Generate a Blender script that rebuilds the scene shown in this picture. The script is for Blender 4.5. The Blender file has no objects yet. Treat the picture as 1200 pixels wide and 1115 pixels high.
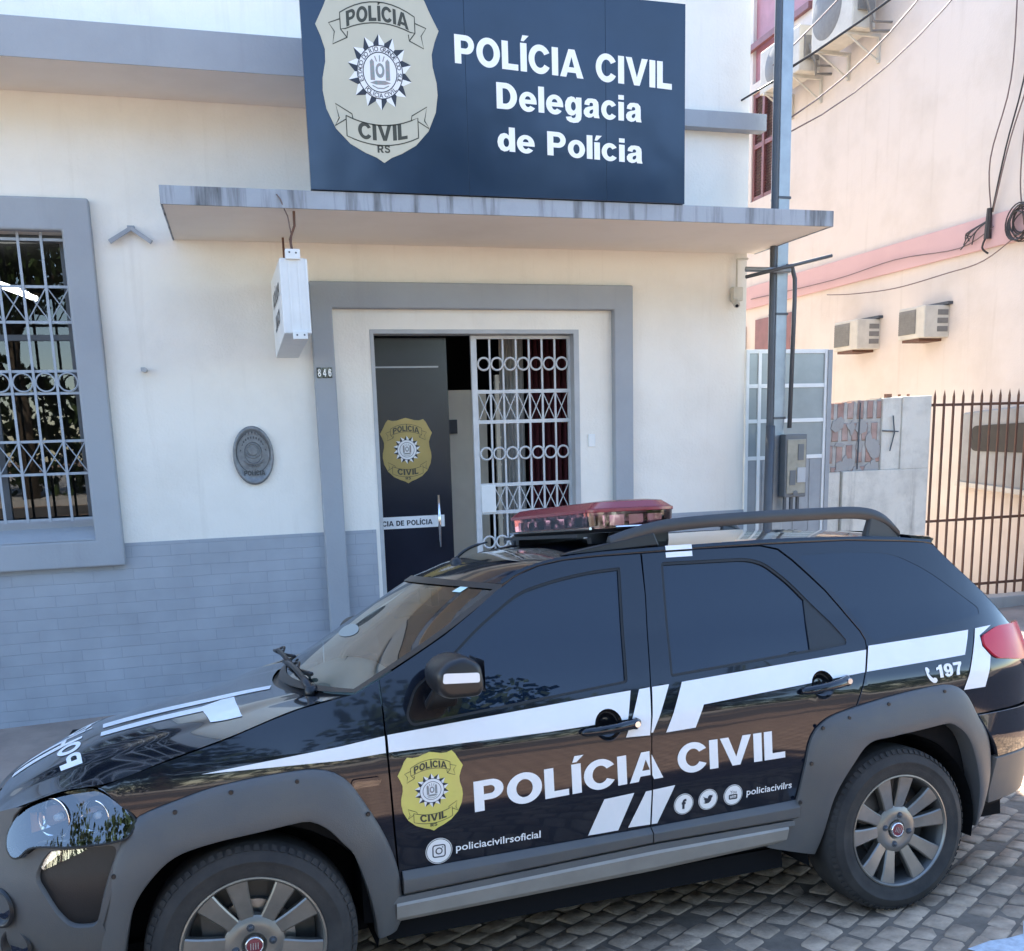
import bpy, bmesh, math, random, bisect
from mathutils import Vector, Matrix
from mathutils.geometry import delaunay_2d_cdt
R = math.radians
random.seed(7)
SC_ = bpy.context.scene
COL = SC_.collection

# ------------------------------------------------------------------ camera
cam_d = bpy.data.cameras.new("camera")
cam = bpy.data.objects.new("camera", cam_d); COL.objects.link(cam)
CR = Vector((0.96179637, -0.27235639, -0.02774428)); CU = Vector((0.07616299, 0.16885655, 0.98269358)); CF = Vector((0.26295807, 0.9472642, -0.1831491))
m = Matrix.Identity(4)
for i in range(3):
    m[i][0], m[i][1], m[i][2] = CR[i], CU[i], -CF[i]
m.translation = Vector((0, -7.3718, 1.8902))
cam.matrix_world = m
cam_d.sensor_fit = 'HORIZONTAL'; cam_d.sensor_width = 36.0
cam_d.lens = 36.0 * 1111.4385 / 1200
cam_d.shift_x = 0.0; cam_d.shift_y = (712.3655 - 557.5) / 1200
cam_d.clip_start = 0.05; cam_d.clip_end = 600
SC_.camera = cam

# ------------------------------------------------------------------ daylight
SUN_EL, SUN_AZ = R(48), R(6)           # the sun stands behind the station, a little to the right
world = bpy.data.worlds.new("World"); SC_.world = world; world.use_nodes = True
wn = world.node_tree; wn.nodes.clear()
sky = wn.nodes.new('ShaderNodeTexSky'); sky.sky_type = 'NISHITA'; sky.sun_disc = False
sky.sun_elevation = SUN_EL; sky.sun_rotation = SUN_AZ
sky.air_density = 1.0; sky.dust_density = 0.25; sky.ozone_density = 2.2
bg = wn.nodes.new('ShaderNodeBackground'); bg.inputs['Strength'].default_value = 0.11
wo = wn.nodes.new('ShaderNodeOutputWorld')
wn.links.new(sky.outputs[0], bg.inputs[0]); wn.links.new(bg.outputs[0], wo.inputs[0])
sd = bpy.data.lights.new("sun", 'SUN'); sd.energy = 5.0; sd.angle = R(0.55); sd.color = (1.0, 0.93, 0.82)
sun = bpy.data.objects.new("sun", sd); COL.objects.link(sun)
sdir = Vector((math.sin(SUN_AZ) * math.cos(SUN_EL), math.cos(SUN_AZ) * math.cos(SUN_EL), math.sin(SUN_EL)))
sun.rotation_euler = sdir.to_track_quat('Z', 'Y').to_euler()
SC_.view_settings.view_transform = 'Standard'; SC_.view_settings.look = 'None'
SC_.view_settings.gamma = 1; SC_.view_settings.exposure = 2.76

# ------------------------------------------------------------------ materials
def mat(name, col, rough=.6, metal=0., spec=.5, coat=0., var=0., vscale=3., col2=None, bump=0., bscale=40., detail=4., rvar=0., island=0., trans=0.):
    m = bpy.data.materials.new(name); m.use_nodes = True
    nt = m.node_tree; N = nt.nodes; L = nt.links; b = N['Principled BSDF']
    b.inputs['Base Color'].default_value = (*col, 1); b.inputs['Roughness'].default_value = rough
    b.inputs['Metallic'].default_value = metal; b.inputs['Specular IOR Level'].default_value = spec
    b.inputs['Coat Weight'].default_value = coat; b.inputs['Coat Roughness'].default_value = .03
    if trans: b.inputs['Transmission Weight'].default_value = trans
    tc = N.new('ShaderNodeTexCoord')
    if var:
        n = N.new('ShaderNodeTexNoise'); n.inputs['Scale'].default_value = vscale; n.inputs['Detail'].default_value = detail; n.inputs['Roughness'].default_value = .62
        r = N.new('ShaderNodeValToRGB'); r.color_ramp.elements[0].position = .32; r.color_ramp.elements[1].position = .7
        c2 = col2 or tuple(c * (1 - var) for c in col)
        r.color_ramp.elements[0].color = (*c2, 1); r.color_ramp.elements[1].color = (*col, 1)
        L.new(tc.outputs['Object'], n.inputs['Vector']); L.new(n.outputs['Fac'], r.inputs['Fac'])
        out = r.outputs['Color']
        if island:
            g = N.new('ShaderNodeNewGeometry'); h = N.new('ShaderNodeHueSaturation'); mr = N.new('ShaderNodeMapRange')
            mr.inputs[3].default_value = 1 - island; mr.inputs[4].default_value = 1 + island
            L.new(g.outputs['Random Per Island'], mr.inputs[0]); L.new(mr.outputs[0], h.inputs['Value']); L.new(out, h.inputs['Color']); out = h.outputs['Color']
        L.new(out, b.inputs['Base Color'])
    if rvar:
        n2 = N.new('ShaderNodeTexNoise'); n2.inputs['Scale'].default_value = vscale * 2.3; n2.inputs['Detail'].default_value = 5
        mr2 = N.new('ShaderNodeMapRange'); mr2.inputs[1].default_value = .35; mr2.inputs[2].default_value = .7
        mr2.inputs[3].default_value = rough; mr2.inputs[4].default_value = rough + rvar
        L.new(tc.outputs['Object'], n2.inputs['Vector']); L.new(n2.outputs['Fac'], mr2.inputs[0]); L.new(mr2.outputs[0], b.inputs['Roughness'])
    if bump:
        n3 = N.new('ShaderNodeTexNoise'); n3.inputs['Scale'].default_value = bscale; n3.inputs['Detail'].default_value = 6
        bp = N.new('ShaderNodeBump'); bp.inputs['Strength'].default_value = bump; bp.inputs['Distance'].default_value = .01
        L.new(tc.outputs['Object'], n3.inputs['Vector']); L.new(n3.outputs['Fac'], bp.inputs['Height']); L.new(bp.outputs[0], b.inputs['Normal'])
    return m

def plaster(name, col, stain, streak=.0, bump=.25, ns=1.3, amount=.5):
    """painted plaster: fine grain, broad mottling, thin rain streaks that run down the wall"""
    m = mat(name, col, rough=.85, spec=.25)
    nt = m.node_tree; N = nt.nodes; L = nt.links; b = N['Principled BSDF']; tc = N.new('ShaderNodeTexCoord')
    n = N.new('ShaderNodeTexNoise'); n.inputs['Scale'].default_value = ns; n.inputs['Detail'].default_value = 8; n.inputs['Roughness'].default_value = .6
    L.new(tc.outputs['Object'], n.inputs['Vector'])
    mp = N.new('ShaderNodeMapping'); mp.inputs['Scale'].default_value = (9, 9, .55); L.new(tc.outputs['Object'], mp.inputs[0])
    st = N.new('ShaderNodeTexNoise'); st.inputs['Scale'].default_value = 1; st.inputs['Detail'].default_value = 6; st.inputs['Roughness'].default_value = .65
    L.new(mp.outputs[0], st.inputs['Vector'])
    r1 = N.new('ShaderNodeMapRange'); r1.inputs[1].default_value = .46; r1.inputs[2].default_value = .78; r1.inputs[4].default_value = amount; L.new(n.outputs['Fac'], r1.inputs[0])
    r2 = N.new('ShaderNodeMapRange'); r2.inputs[1].default_value = .56 if streak < .9 else .50; r2.inputs[2].default_value = .80 if streak < .9 else .68; r2.inputs[4].default_value = streak; L.new(st.outputs['Fac'], r2.inputs[0])
    ad = N.new('ShaderNodeMath'); ad.operation = 'ADD'; ad.use_clamp = True; L.new(r1.outputs[0], ad.inputs[0]); L.new(r2.outputs[0], ad.inputs[1])
    mx = N.new('ShaderNodeMix'); mx.data_type = 'RGBA'; mx.inputs[6].default_value = (*col, 1); mx.inputs[7].default_value = (*stain, 1)
    L.new(ad.outputs[0], mx.inputs[0]); L.new(mx.outputs[2], b.inputs['Base Color'])
    g = N.new('ShaderNodeTexNoise'); g.inputs['Scale'].default_value = 55; g.inputs['Detail'].default_value = 5
    L.new(tc.outputs['Object'], g.inputs['Vector'])
    a2 = N.new('ShaderNodeMath'); a2.operation = 'MULTIPLY_ADD'; a2.inputs[1].default_value = 5.0; L.new(n.outputs['Fac'], a2.inputs[0]); L.new(g.outputs['Fac'], a2.inputs[2])
    bp = N.new('ShaderNodeBump'); bp.inputs['Strength'].default_value = bump; bp.inputs['Distance'].default_value = .006
    L.new(a2.outputs[0], bp.inputs['Height']); L.new(bp.outputs[0], b.inputs['Normal'])
    return m

def brickmat(name, c1, c2, mortar, bw, bh, mort=.012, bump=.6, rough=.7, plane='XZ', var=.25, rot=0., nsc=9):
    m = mat(name, c1, rough=rough, spec=.3)
    nt = m.node_tree; N = nt.nodes; L = nt.links; b = N['Principled BSDF']; tc = N.new('ShaderNodeTexCoord')
    sp = N.new('ShaderNodeSeparateXYZ'); cb = N.new('ShaderNodeCombineXYZ')
    nz = N.new('ShaderNodeTexNoise'); nz.inputs['Scale'].default_value = 4; nz.inputs['Detail'].default_value = 3
    L.new(tc.outputs['Object'], nz.inputs['Vector'])
    vm = N.new('ShaderNodeVectorMath'); vm.operation = 'MULTIPLY_ADD'; vm.inputs[1].default_value = (.02, .02, .014)
    L.new(nz.outputs['Color'], vm.inputs[0]); L.new(tc.outputs['Object'], vm.inputs[2])
    L.new(vm.outputs[0], sp.inputs[0])
    L.new(sp.outputs['X'], cb.inputs[0]); L.new(sp.outputs['Z' if plane == 'XZ' else 'Y'], cb.inputs[1])
    mp = N.new('ShaderNodeMapping'); mp.inputs['Rotation'].default_value[2] = rot; L.new(cb.outputs[0], mp.inputs[0])
    br = N.new('ShaderNodeTexBrick'); br.inputs['Scale'].default_value = 1; br.inputs['Brick Width'].default_value = bw; br.inputs['Row Height'].default_value = bh
    br.inputs['Mortar Size'].default_value = mort; br.inputs['Mortar Smooth'].default_value = .5; br.inputs['Bias'].default_value = 0
    br.inputs['Color1'].default_value = (*c1, 1); br.inputs['Color2'].default_value = (*c2, 1); br.inputs['Mortar'].default_value = (*mortar, 1)
    L.new(mp.outputs[0], br.inputs['Vector'])
    n2 = N.new('ShaderNodeTexNoise'); n2.inputs['Scale'].default_value = nsc; n2.inputs['Detail'].default_value = 6; L.new(tc.outputs['Object'], n2.inputs['Vector'])
    mr = N.new('ShaderNodeMapRange'); mr.inputs[3].default_value = 1 - var; mr.inputs[4].default_value = 1 + var; L.new(n2.outputs['Fac'], mr.inputs[0])
    h = N.new('ShaderNodeHueSaturation'); L.new(br.outputs['Color'], h.inputs['Color']); L.new(mr.outputs[0], h.inputs['Value']); L.new(h.outputs[0], b.inputs['Base Color'])
    iv = N.new('ShaderNodeMath'); iv.operation = 'MULTIPLY_ADD'; iv.inputs[1].default_value = -1.0; L.new(br.outputs['Fac'], iv.inputs[0])
    n3 = N.new('ShaderNodeMath'); n3.operation = 'MULTIPLY'; n3.inputs[1].default_value = .5; L.new(n2.outputs['Fac'], n3.inputs[0]); L.new(n3.outputs[0], iv.inputs[2])
    bp = N.new('ShaderNodeBump'); bp.inputs['Strength'].default_value = bump; bp.inputs['Distance'].default_value = .012
    L.new(iv.outputs[0], bp.inputs['Height']); L.new(bp.outputs[0], b.inputs['Normal'])
    return m

def clearglass(name, tint, rough=.01, ior=1.5, base=0.0):
    """thin sheet: mirror-like by Fresnel, otherwise see-through with a tint"""
    m = bpy.data.materials.new(name); m.use_nodes = True
    nt = m.node_tree; N = nt.nodes; L = nt.links; N.clear()
    o = N.new('ShaderNodeOutputMaterial'); mx = N.new('ShaderNodeMixShader'); f = N.new('ShaderNodeFresnel'); f.inputs[0].default_value = ior
    t = N.new('ShaderNodeBsdfTransparent'); t.inputs[0].default_value = (*tint, 1); g = N.new('ShaderNodeBsdfGlossy'); g.inputs['Roughness'].default_value = rough
    ad = N.new('ShaderNodeMath'); ad.operation = 'ADD'; ad.use_clamp = True; ad.inputs[1].default_value = base
    L.new(f.outputs[0], ad.inputs[0]); L.new(ad.outputs[0], mx.inputs[0]); L.new(t.outputs[0], mx.inputs[1]); L.new(g.outputs[0], mx.inputs[2]); L.new(mx.outputs[0], o.inputs[0])
    return m

M = {}
M['wall'] = plaster('white plaster', (.80, .76, .69), (.58, .53, .46), .34, .5, amount=.42)
M['soffit'] = plaster('cream soffit paint', (.84, .77, .68), (.68, .60, .50), 0, .15)
M['trim'] = plaster('blue grey trim paint', (.335, .355, .38), (.25, .26, .28), .35, .3)
M['fascia'] = plaster('weathered blue grey fascia', (.34, .37, .41), (.11, .115, .12), 1.0, .25)
M['base'] = brickmat('blue grey painted brick', (.345, .37, .405), (.325, .35, .385), (.305, .33, .365), .27, .082, .0035, .42, .8, var=.26, nsc=2.6)
M['pink'] = plaster('pink house plaster', (.665, .59, .53), (.50, .43, .36), .45, .35, amount=.6)
M['pinkband'] = plaster('dusty pink band', (.58, .385, .38), (.50, .32, .32), .2, .2)
M['dwall'] = plaster('weathered plaster', (.64, .60, .525), (.24, .22, .195), .85, .6, amount=.55, ns=4.0)
M['rbrick'] = brickmat('exposed brick', (.34, .20, .165), (.40, .29, .25), (.40, .375, .34), .10, .19, .026, 1.0, .9, var=.6)
M['paint'] = mat('black car paint', (.0045, .0072, .0145), rough=.08, spec=.22, coat=1.0, rvar=.05, vscale=2.0)
M['paint'].node_tree.nodes['Principled BSDF'].inputs['Coat IOR'].default_value = 1.42
_pn = M['paint'].node_tree; _tc = _pn.nodes.new('ShaderNodeTexCoord'); _nz = _pn.nodes.new('ShaderNodeTexNoise'); _nz.inputs['Scale'].default_value = 3.2; _nz.inputs['Detail'].default_value = 1.5
_bp = _pn.nodes.new('ShaderNodeBump'); _bp.inputs['Strength'].default_value = .10; _bp.inputs['Distance'].default_value = .008
_pn.links.new(_tc.outputs['Object'], _nz.inputs['Vector']); _pn.links.new(_nz.outputs['Fac'], _bp.inputs['Height'])
for _k in ('Normal', 'Coat Normal'): _pn.links.new(_bp.outputs[0], _pn.nodes['Principled BSDF'].inputs[_k])
M['glass_dark'] = mat('tinted side glass', (.004, .0105, .025), rough=.012, spec=.6)
M['glass_dark'].node_tree.nodes['Principled BSDF'].inputs['IOR'].default_value = 1.5
M['windscreen'] = clearglass('windscreen glass', (.74, .86, .80), .01, 1.55, .20)
M['headlens'] = clearglass('headlamp lens', (.85, .87, .88), .015, 1.5, .16)
M['lens'] = clearglass('clear lens', (.92, .93, .94), .02, 1.45, .03)
M['clad'] = mat('grey textured cladding', (.078, .080, .084), rough=.48, spec=.5, var=.30, col2=(.10, .095, .088), vscale=5, bump=.12, bscale=260)
M['sill'] = mat('silver sill strip', (.33, .31, .28), rough=.45, metal=.1, var=.2, vscale=6)
M['blackpl'] = mat('black plastic', (.012, .012, .014), rough=.38, var=.3, vscale=8, bump=.06, bscale=300)
M['gloss'] = mat('gloss black plastic', (.008, .008, .010), rough=.08, coat=.6)
M['rubber'] = mat('tyre rubber', (.026, .025, .025), rough=.75, spec=.3, var=.35, vscale=9, col2=(.052, .047, .043), bump=.1, bscale=150)
M['seal'] = mat('window seal rubber', (.008, .008, .009), rough=.5)
M['dark'] = mat('unlit dark inner shell', (.010, .010, .011), rough=.9, spec=.1)
M['alloy'] = mat('dark alloy', (.275, .258, .23), rough=.36, metal=.75, var=.2, vscale=14)
M['alloyin'] = mat('alloy shadow grey', (.09, .088, .085), rough=.5, metal=.6)
M['steel'] = mat('brake disc steel', (.45, .44, .43), rough=.35, metal=.9, var=.3, vscale=20)
M['chrome'] = mat('chrome', (.75, .76, .78), rough=.08, metal=1)
M['white'] = mat('white reflective vinyl', (.80, .81, .82), rough=.28, spec=.5, var=.06, vscale=6)
M['letter'] = mat('white lettering', (.82, .82, .81), rough=.35)
M['gold'] = mat('gold vinyl', (.55, .45, .13), rough=.3, var=.35, vscale=5, col2=(.62, .58, .12))
M['golddk'] = mat('antique gold vinyl', (.42, .31, .10), rough=.35, var=.2, vscale=5)
M['goldsign'] = mat('beige gold vinyl', (.50, .475, .37), rough=.4, var=.08, vscale=3)
M['ink'] = mat('dark olive ink', (.045, .045, .030), rough=.5)
M['inkblue'] = mat('dark blue ink', (.02, .025, .04), rough=.5)
M['starw'] = mat('star white', (.75, .75, .75), rough=.4)
M['armsg'] = mat('emblem grey green', (.16, .27, .26), rough=.5, var=.5, vscale=60, col2=(.35, .25, .25))
M['signblue'] = mat('navy sign vinyl', (.015, .034, .072), rough=.13, spec=.5, var=.25, vscale=1.5, rvar=.06)
M['red'] = mat('red lamp plastic', (.30, .008, .020), rough=.12, spec=.6, coat=.5)
M['tail'] = mat('tail lamp red', (.50, .012, .035), rough=.2, spec=.35)
M['railgrey'] = mat('dark grey rail plastic', (.045, .047, .050), rough=.42, var=.25, vscale=6)
M['reddome'] = mat('red dome plastic', (.33, .04, .055), rough=.22, spec=.6, trans=.35)
M['aluwhite'] = mat('white enamelled metal', (.74, .75, .74), rough=.4, var=.08, vscale=7)
M['gatewhite'] = mat('white gate paint', (.58, .59, .60), rough=.45, var=.15, vscale=10)
M['grille'] = mat('pale grey grille paint', (.36, .40, .45), rough=.5, var=.15, vscale=12)
M['jamb'] = mat('grey frame paint', (.42, .43, .44), rough=.5, var=.15, vscale=6)
M['doornavy'] = mat('navy door film', (.016, .018, .030), rough=.22, var=.2, vscale=3)
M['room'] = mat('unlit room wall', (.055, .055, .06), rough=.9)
M['roombeige'] = mat('beige room wall', (.72, .66, .55), rough=.85, var=.12)
M['roomred'] = mat('maroon curtain', (.13, .025, .035), rough=.8, var=.3, vscale=4)
M['roomgrey'] = mat('grey curtain', (.62, .60, .57), rough=.85, var=.2)
M['redfloor'] = mat('red cement floor', (.20, .045, .030), rough=.4, var=.3)
M['bronze'] = mat('weathered cast metal', (.25, .26, .27), rough=.5, metal=.5, var=.3, vscale=25, bump=.2, bscale=120)
M['bronzedk'] = mat('dark cast metal', (.085, .09, .095), rough=.6, metal=.3)
M['winglass'] = clearglass('window pane', (.45, .48, .48), .01, 1.5, .02)
M['galv'] = mat('galvanised steel', (.33, .37, .405), rough=.4, metal=.5, var=.22, vscale=6)
M['pipe'] = mat('dark conduit', (.085, .095, .11), rough=.5, metal=.2, var=.3)
M['rust'] = mat('rusty brown iron', (.085, .042, .030), rough=.65, var=.4, vscale=14, col2=(.13, .055, .03))
M['acwhite'] = mat('aged beige plastic', (.58, .55, .48), rough=.55, var=.18, vscale=8)
M['acgrey'] = mat('grille grey plastic', (.20, .195, .185), rough=.6, var=.2, vscale=20)
M['maroon'] = mat('maroon shutter paint', (.24, .095, .095), rough=.55, var=.25, vscale=8)
M['maroonlt'] = mat('rose window paint', (.42, .17, .19), rough=.5, var=.2, vscale=6)
M['cable'] = mat('black cable sheath', (.03, .027, .028), rough=.6)
M['cablebr'] = mat('faded brown cable', (.17, .12, .11), rough=.7)
M['gategrey'] = mat('grey gate paint', (.33, .345, .36), rough=.5, var=.2, vscale=5)
M['frost'] = mat('frosted grey glass', (.30, .335, .345), rough=.18, spec=.6, var=.2, vscale=3)
M['vangrey'] = mat('dull grey sheet metal', (.31, .32, .32), rough=.5, var=.25, vscale=4)
M['meter'] = mat('grey meter plastic', (.13, .14, .15), rough=.4, var=.2)
M['meterwin'] = mat('yellowed clear plastic', (.33, .315, .26), rough=.2, var=.3, vscale=9)
M['concrete'] = plaster('concrete', (.36, .345, .325), (.20, .19, .18), .3, .4)
M['walk'] = mat('worn pavement', (.38, .30, .245), rough=.85, var=.5, vscale=2.2, col2=(.22, .18, .155), bump=.4, bscale=30, detail=9)
M['walkred'] = mat('worn red oxide kerb paint', (.22, .105, .10), rough=.8, var=.5, vscale=5, col2=(.13, .10, .095), bump=.3, bscale=40)
M['asphalt'] = mat('added street asphalt', (.075, .07, .068), rough=.85, var=.5, vscale=1.5, bump=.3, bscale=40)  # for the unseen strips added to break up the street's reflection
M['stone'] = mat('basalt setts', (.56, .405, .285), rough=.85, var=.5, vscale=11, col2=(.32, .23, .16), bump=.5, bscale=70, island=.17, spec=.3)
M['joint'] = mat('sandy joint soil', (.25, .19, .14), rough=.95, var=.4, vscale=9, bump=.5, bscale=40)
M['roadfar'] = brickmat('setts far off', (.32, .225, .17), (.26, .18, .135), (.15, .10, .075), .16, .11, .014, .5, .85, plane='XY', var=.3, rot=.45)
M['roadpaint'] = mat('worn white road paint', (.66, .70, .74), rough=.7, var=.6, vscale=24, col2=(.40, .42, .45), bump=.4, bscale=60)
M['leaf'] = mat('leaf green', (.055, .085, .025), rough=.5, var=.6, vscale=1.2, col2=(.02, .035, .012), island=.35)
M['bark'] = mat('bark', (.09, .065, .045), rough=.9, var=.4, vscale=8)
M['fabric'] = mat('seat fabric', (.15, .16, .155), rough=.9)
M['dash'] = mat('dashboard plastic', (.26, .285, .27), rough=.6)
M['sticker'] = mat('pale green sticker', (.55, .68, .64), rough=.5)
M['lampwhite'] = mat('lamp lens white', (.80, .80, .80), rough=.25)
def wavy(m, sc, st, d):
    nt = m.node_tree; tc = nt.nodes.new('ShaderNodeTexCoord'); nz = nt.nodes.new('ShaderNodeTexNoise'); nz.inputs['Scale'].default_value = sc; nz.inputs['Detail'].default_value = 2
    bp = nt.nodes.new('ShaderNodeBump'); bp.inputs['Strength'].default_value = st; bp.inputs['Distance'].default_value = d
    nt.links.new(tc.outputs['Object'], nz.inputs['Vector']); nt.links.new(nz.outputs['Fac'], bp.inputs['Height']); nt.links.new(bp.outputs[0], nt.nodes['Principled BSDF'].inputs['Normal'])
wavy(M['signblue'], 1.6, .3, .03); wavy(M['glass_dark'], 2.2, .12, .01)
def emit(name, col, s):
    m = bpy.data.materials.new(name); m.use_nodes = True; b = m.node_tree.nodes['Principled BSDF']
    b.inputs['Base Color'].default_value = (*col, 1); b.inputs['Emission Color'].default_value = (*col, 1); b.inputs['Emission Strength'].default_value = s
    return m
M['tube'] = emit('fluorescent tube', (1, .97, .90), 2.2)

# ------------------------------------------------------------------ mesh helpers
class MB:
    def __init__(s): s.v = []; s.f = []
    def add(s, vs, fs):
        k = len(s.v); s.v += [tuple(v) for v in vs]; s.f += [tuple(i + k for i in f) for f in fs]; return s
    def box(s, x0, x1, y0, y1, z0, z1):
        return s.add([(x, y, z) for x in (x0, x1) for y in (y0, y1) for z in (z0, z1)],
                     [(0, 1, 3, 2), (4, 6, 7, 5), (0, 4, 5, 1), (2, 3, 7, 6), (0, 2, 6, 4), (1, 5, 7, 3)])
    def hexa(s, b, t):     # four bottom and four top corners
        return s.add(list(b) + list(t), [(3, 2, 1, 0), (4, 5, 6, 7), (0, 1, 5, 4), (1, 2, 6, 5), (2, 3, 7, 6), (3, 0, 4, 7)])
    def quad(s, a, b, c, d): return s.add([a, b, c, d], [(0, 1, 2, 3)])
    def tube(s, pts, r, n=8, caps=True, close=False):
        pts = [Vector(p) for p in pts]; rs = r if isinstance(r, (list, tuple)) else [r] * len(pts)
        rings = []; up = None
        for i, p in enumerate(pts):
            a = pts[i - 1] if i > 0 else (pts[-1] if close else p); b = pts[i + 1] if i < len(pts) - 1 else (pts[0] if close else p)
            t = (b - a).normalized()
            if up is None: up = t.orthogonal().normalized()
            up = (up - t * up.dot(t)); up = up.normalized() if up.length > 1e-6 else t.orthogonal().normalized()
            w = t.cross(up)
            rings.append([p + (up * math.cos(2 * math.pi * k / n) + w * math.sin(2 * math.pi * k / n)) * rs[i] for k in range(n)])
        vs = [v for ring in rings for v in ring]; fs = []
        for i in range(len(rings) - (0 if close else 1)):
            j = (i + 1) % len(rings)
            for k in range(n): fs.append((i * n + k, i * n + (k + 1) % n, j * n + (k + 1) % n, j * n + k))
        if caps and not close: fs += [tuple(reversed(range(n))), tuple(range((len(rings) - 1) * n, len(rings) * n))]
        return s.add(vs, fs)
    def lathe(s, prof, axis=(0, 0, 0), n=48, d=(0, 1, 0), full=True):
        """profile of (radius, height along d)"""
        d = Vector(d).normalized(); a = Vector((1, 0, 0)) if abs(d.x) < .9 else Vector((0, 0, 1)); a = (a - d * a.dot(d)).normalized(); b = d.cross(a); o = Vector(axis)
        vs = []; fs = []
        for r, h in prof:
            for k in range(n):
                t = 2 * math.pi * k / n; vs.append(o + d * h + (a * math.cos(t) + b * math.sin(t)) * r)
        for i in range(len(prof) - 1):
            for k in range(n): fs.append((i * n + k, i * n + (k + 1) % n, (i + 1) * n + (k + 1) % n, (i + 1) * n + k))
        return s.add(vs, fs)
    def disc(s, c, r, d, n=24):
        d = Vector(d).normalized(); a = d.orthogonal().normalized(); b = d.cross(a); c = Vector(c)
        return s.add([c + (a * math.cos(2 * math.pi * k / n) + b * math.sin(2 * math.pi * k / n)) * r for k in range(n)], [tuple(range(n))])
    def grid(s, fn, nu, nv):
        vs = [fn(i / nu, j / nv) for i in range(nu + 1) for j in range(nv + 1)]
        fs = [(i * (nv + 1) + j, (i + 1) * (nv + 1) + j, (i + 1) * (nv + 1) + j + 1, i * (nv + 1) + j + 1) for i in range(nu) for j in range(nv)]
        return s.add(vs, fs)
    def build(s, name, m, parent=None, smooth=False, bevel=0., seg=2, angle=None):
        me = bpy.data.meshes.new(name); me.from_pydata(s.v, [], s.f); me.update()
        bm = bmesh.new(); bm.from_mesh(me); bmesh.ops.recalc_face_normals(bm, faces=bm.faces[:]); bm.to_mesh(me); bm.free()
        o = bpy.data.objects.new(name, me); COL.objects.link(o); me.materials.append(m)
        if parent: o.parent = parent
        if smooth or angle:
            for p in me.polygons: p.use_smooth = True
            if angle:
                me.set_sharp_from_angle(angle=R(angle))
        if bevel:
            b = o.modifiers.new('bevel', 'BEVEL'); b.width = bevel; b.segments = seg; b.limit_method = 'ANGLE'; b.angle_limit = R(40)
        return o
def tag(o, label=None, cat=None, group=None, kind=None):
    if label: o['label'] = label
    if cat: o['category'] = cat
    if group: o['group'] = group
    if kind: o['kind'] = kind
    return o
def empty(name, loc=(0, 0, 0)):
    o = bpy.data.objects.new(name, None); COL.objects.link(o); o.location = loc; o.empty_display_size = .2; return o
def ring_pts(c, a, b, r, n=28):
    c, a, b = Vector(c), Vector(a), Vector(b)
    return [c + a * (r * math.cos(2 * math.pi * k / n)) + b * (r * math.sin(2 * math.pi * k / n)) for k in range(n)]
def inpoly(p, poly):
    x, y = p; c = False; j = len(poly) - 1
    for i in range(len(poly)):
        xi, yi = poly[i]; xj, yj = poly[j]
        if (yi > y) != (yj > y) and x < (xj - xi) * (y - yi) / (yj - yi) + xi: c = not c
        j = i
    return c
def dseg(p, a, b):
    ax, ay = a; bx, by = b; dx, dy = bx - ax, by - ay; l = dx * dx + dy * dy
    t = 0 if l == 0 else max(0, min(1, ((p[0] - ax) * dx + (p[1] - ay) * dy) / l))
    return math.hypot(p[0] - ax - t * dx, p[1] - ay - t * dy)
def dens(poly, h):
    out = []
    for i, a in enumerate(poly):
        b = poly[(i + 1) % len(poly)]; n = max(1, int(math.ceil(math.dist(a, b) / h)))
        out += [(a[0] + (b[0] - a[0]) * k / n, a[1] + (b[1] - a[1]) * k / n) for k in range(n)]
    return out
def rnd(poly, r, n=4):
    """round the corners of a polygon; r is one radius or one per corner"""
    out = []; N = len(poly); rs = r if isinstance(r, (list, tuple)) else [r] * N
    for i in range(N):
        p0, p1, p2 = Vector(poly[i - 1]), Vector(poly[i]), Vector(poly[(i + 1) % N])
        a, b = p0 - p1, p2 - p1; q = min(rs[i], a.length * .48, b.length * .48)
        if q < 1e-4: out.append(tuple(p1)); continue
        s, e = p1 + a.normalized() * q, p1 + b.normalized() * q
        for k in range(n + 1):
            t = k / n; out.append(tuple(s * (1 - t) ** 2 + p1 * 2 * t * (1 - t) + e * t * t))
    return out
def spline(pts, n=6, closed=False):
    out = []; N = len(pts); rng = range(N if closed else N - 1)
    for i in rng:
        g = (lambda k: pts[k % N]) if closed else (lambda k: pts[min(max(k, 0), N - 1)])
        p0, p1, p2, p3 = g(i - 1), g(i), g(i + 1), g(i + 2)
        for k in range(n):
            t = k / n
            out.append(tuple(.5 * (2 * b + (c - a) * t + (2 * a - 5 * b + 4 * c - d) * t * t + (3 * b - a - 3 * c + d) * t ** 3) for a, b, c, d in zip(p0, p1, p2, p3)))
    if not closed: out.append(tuple(pts[-1]))
    return out
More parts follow.
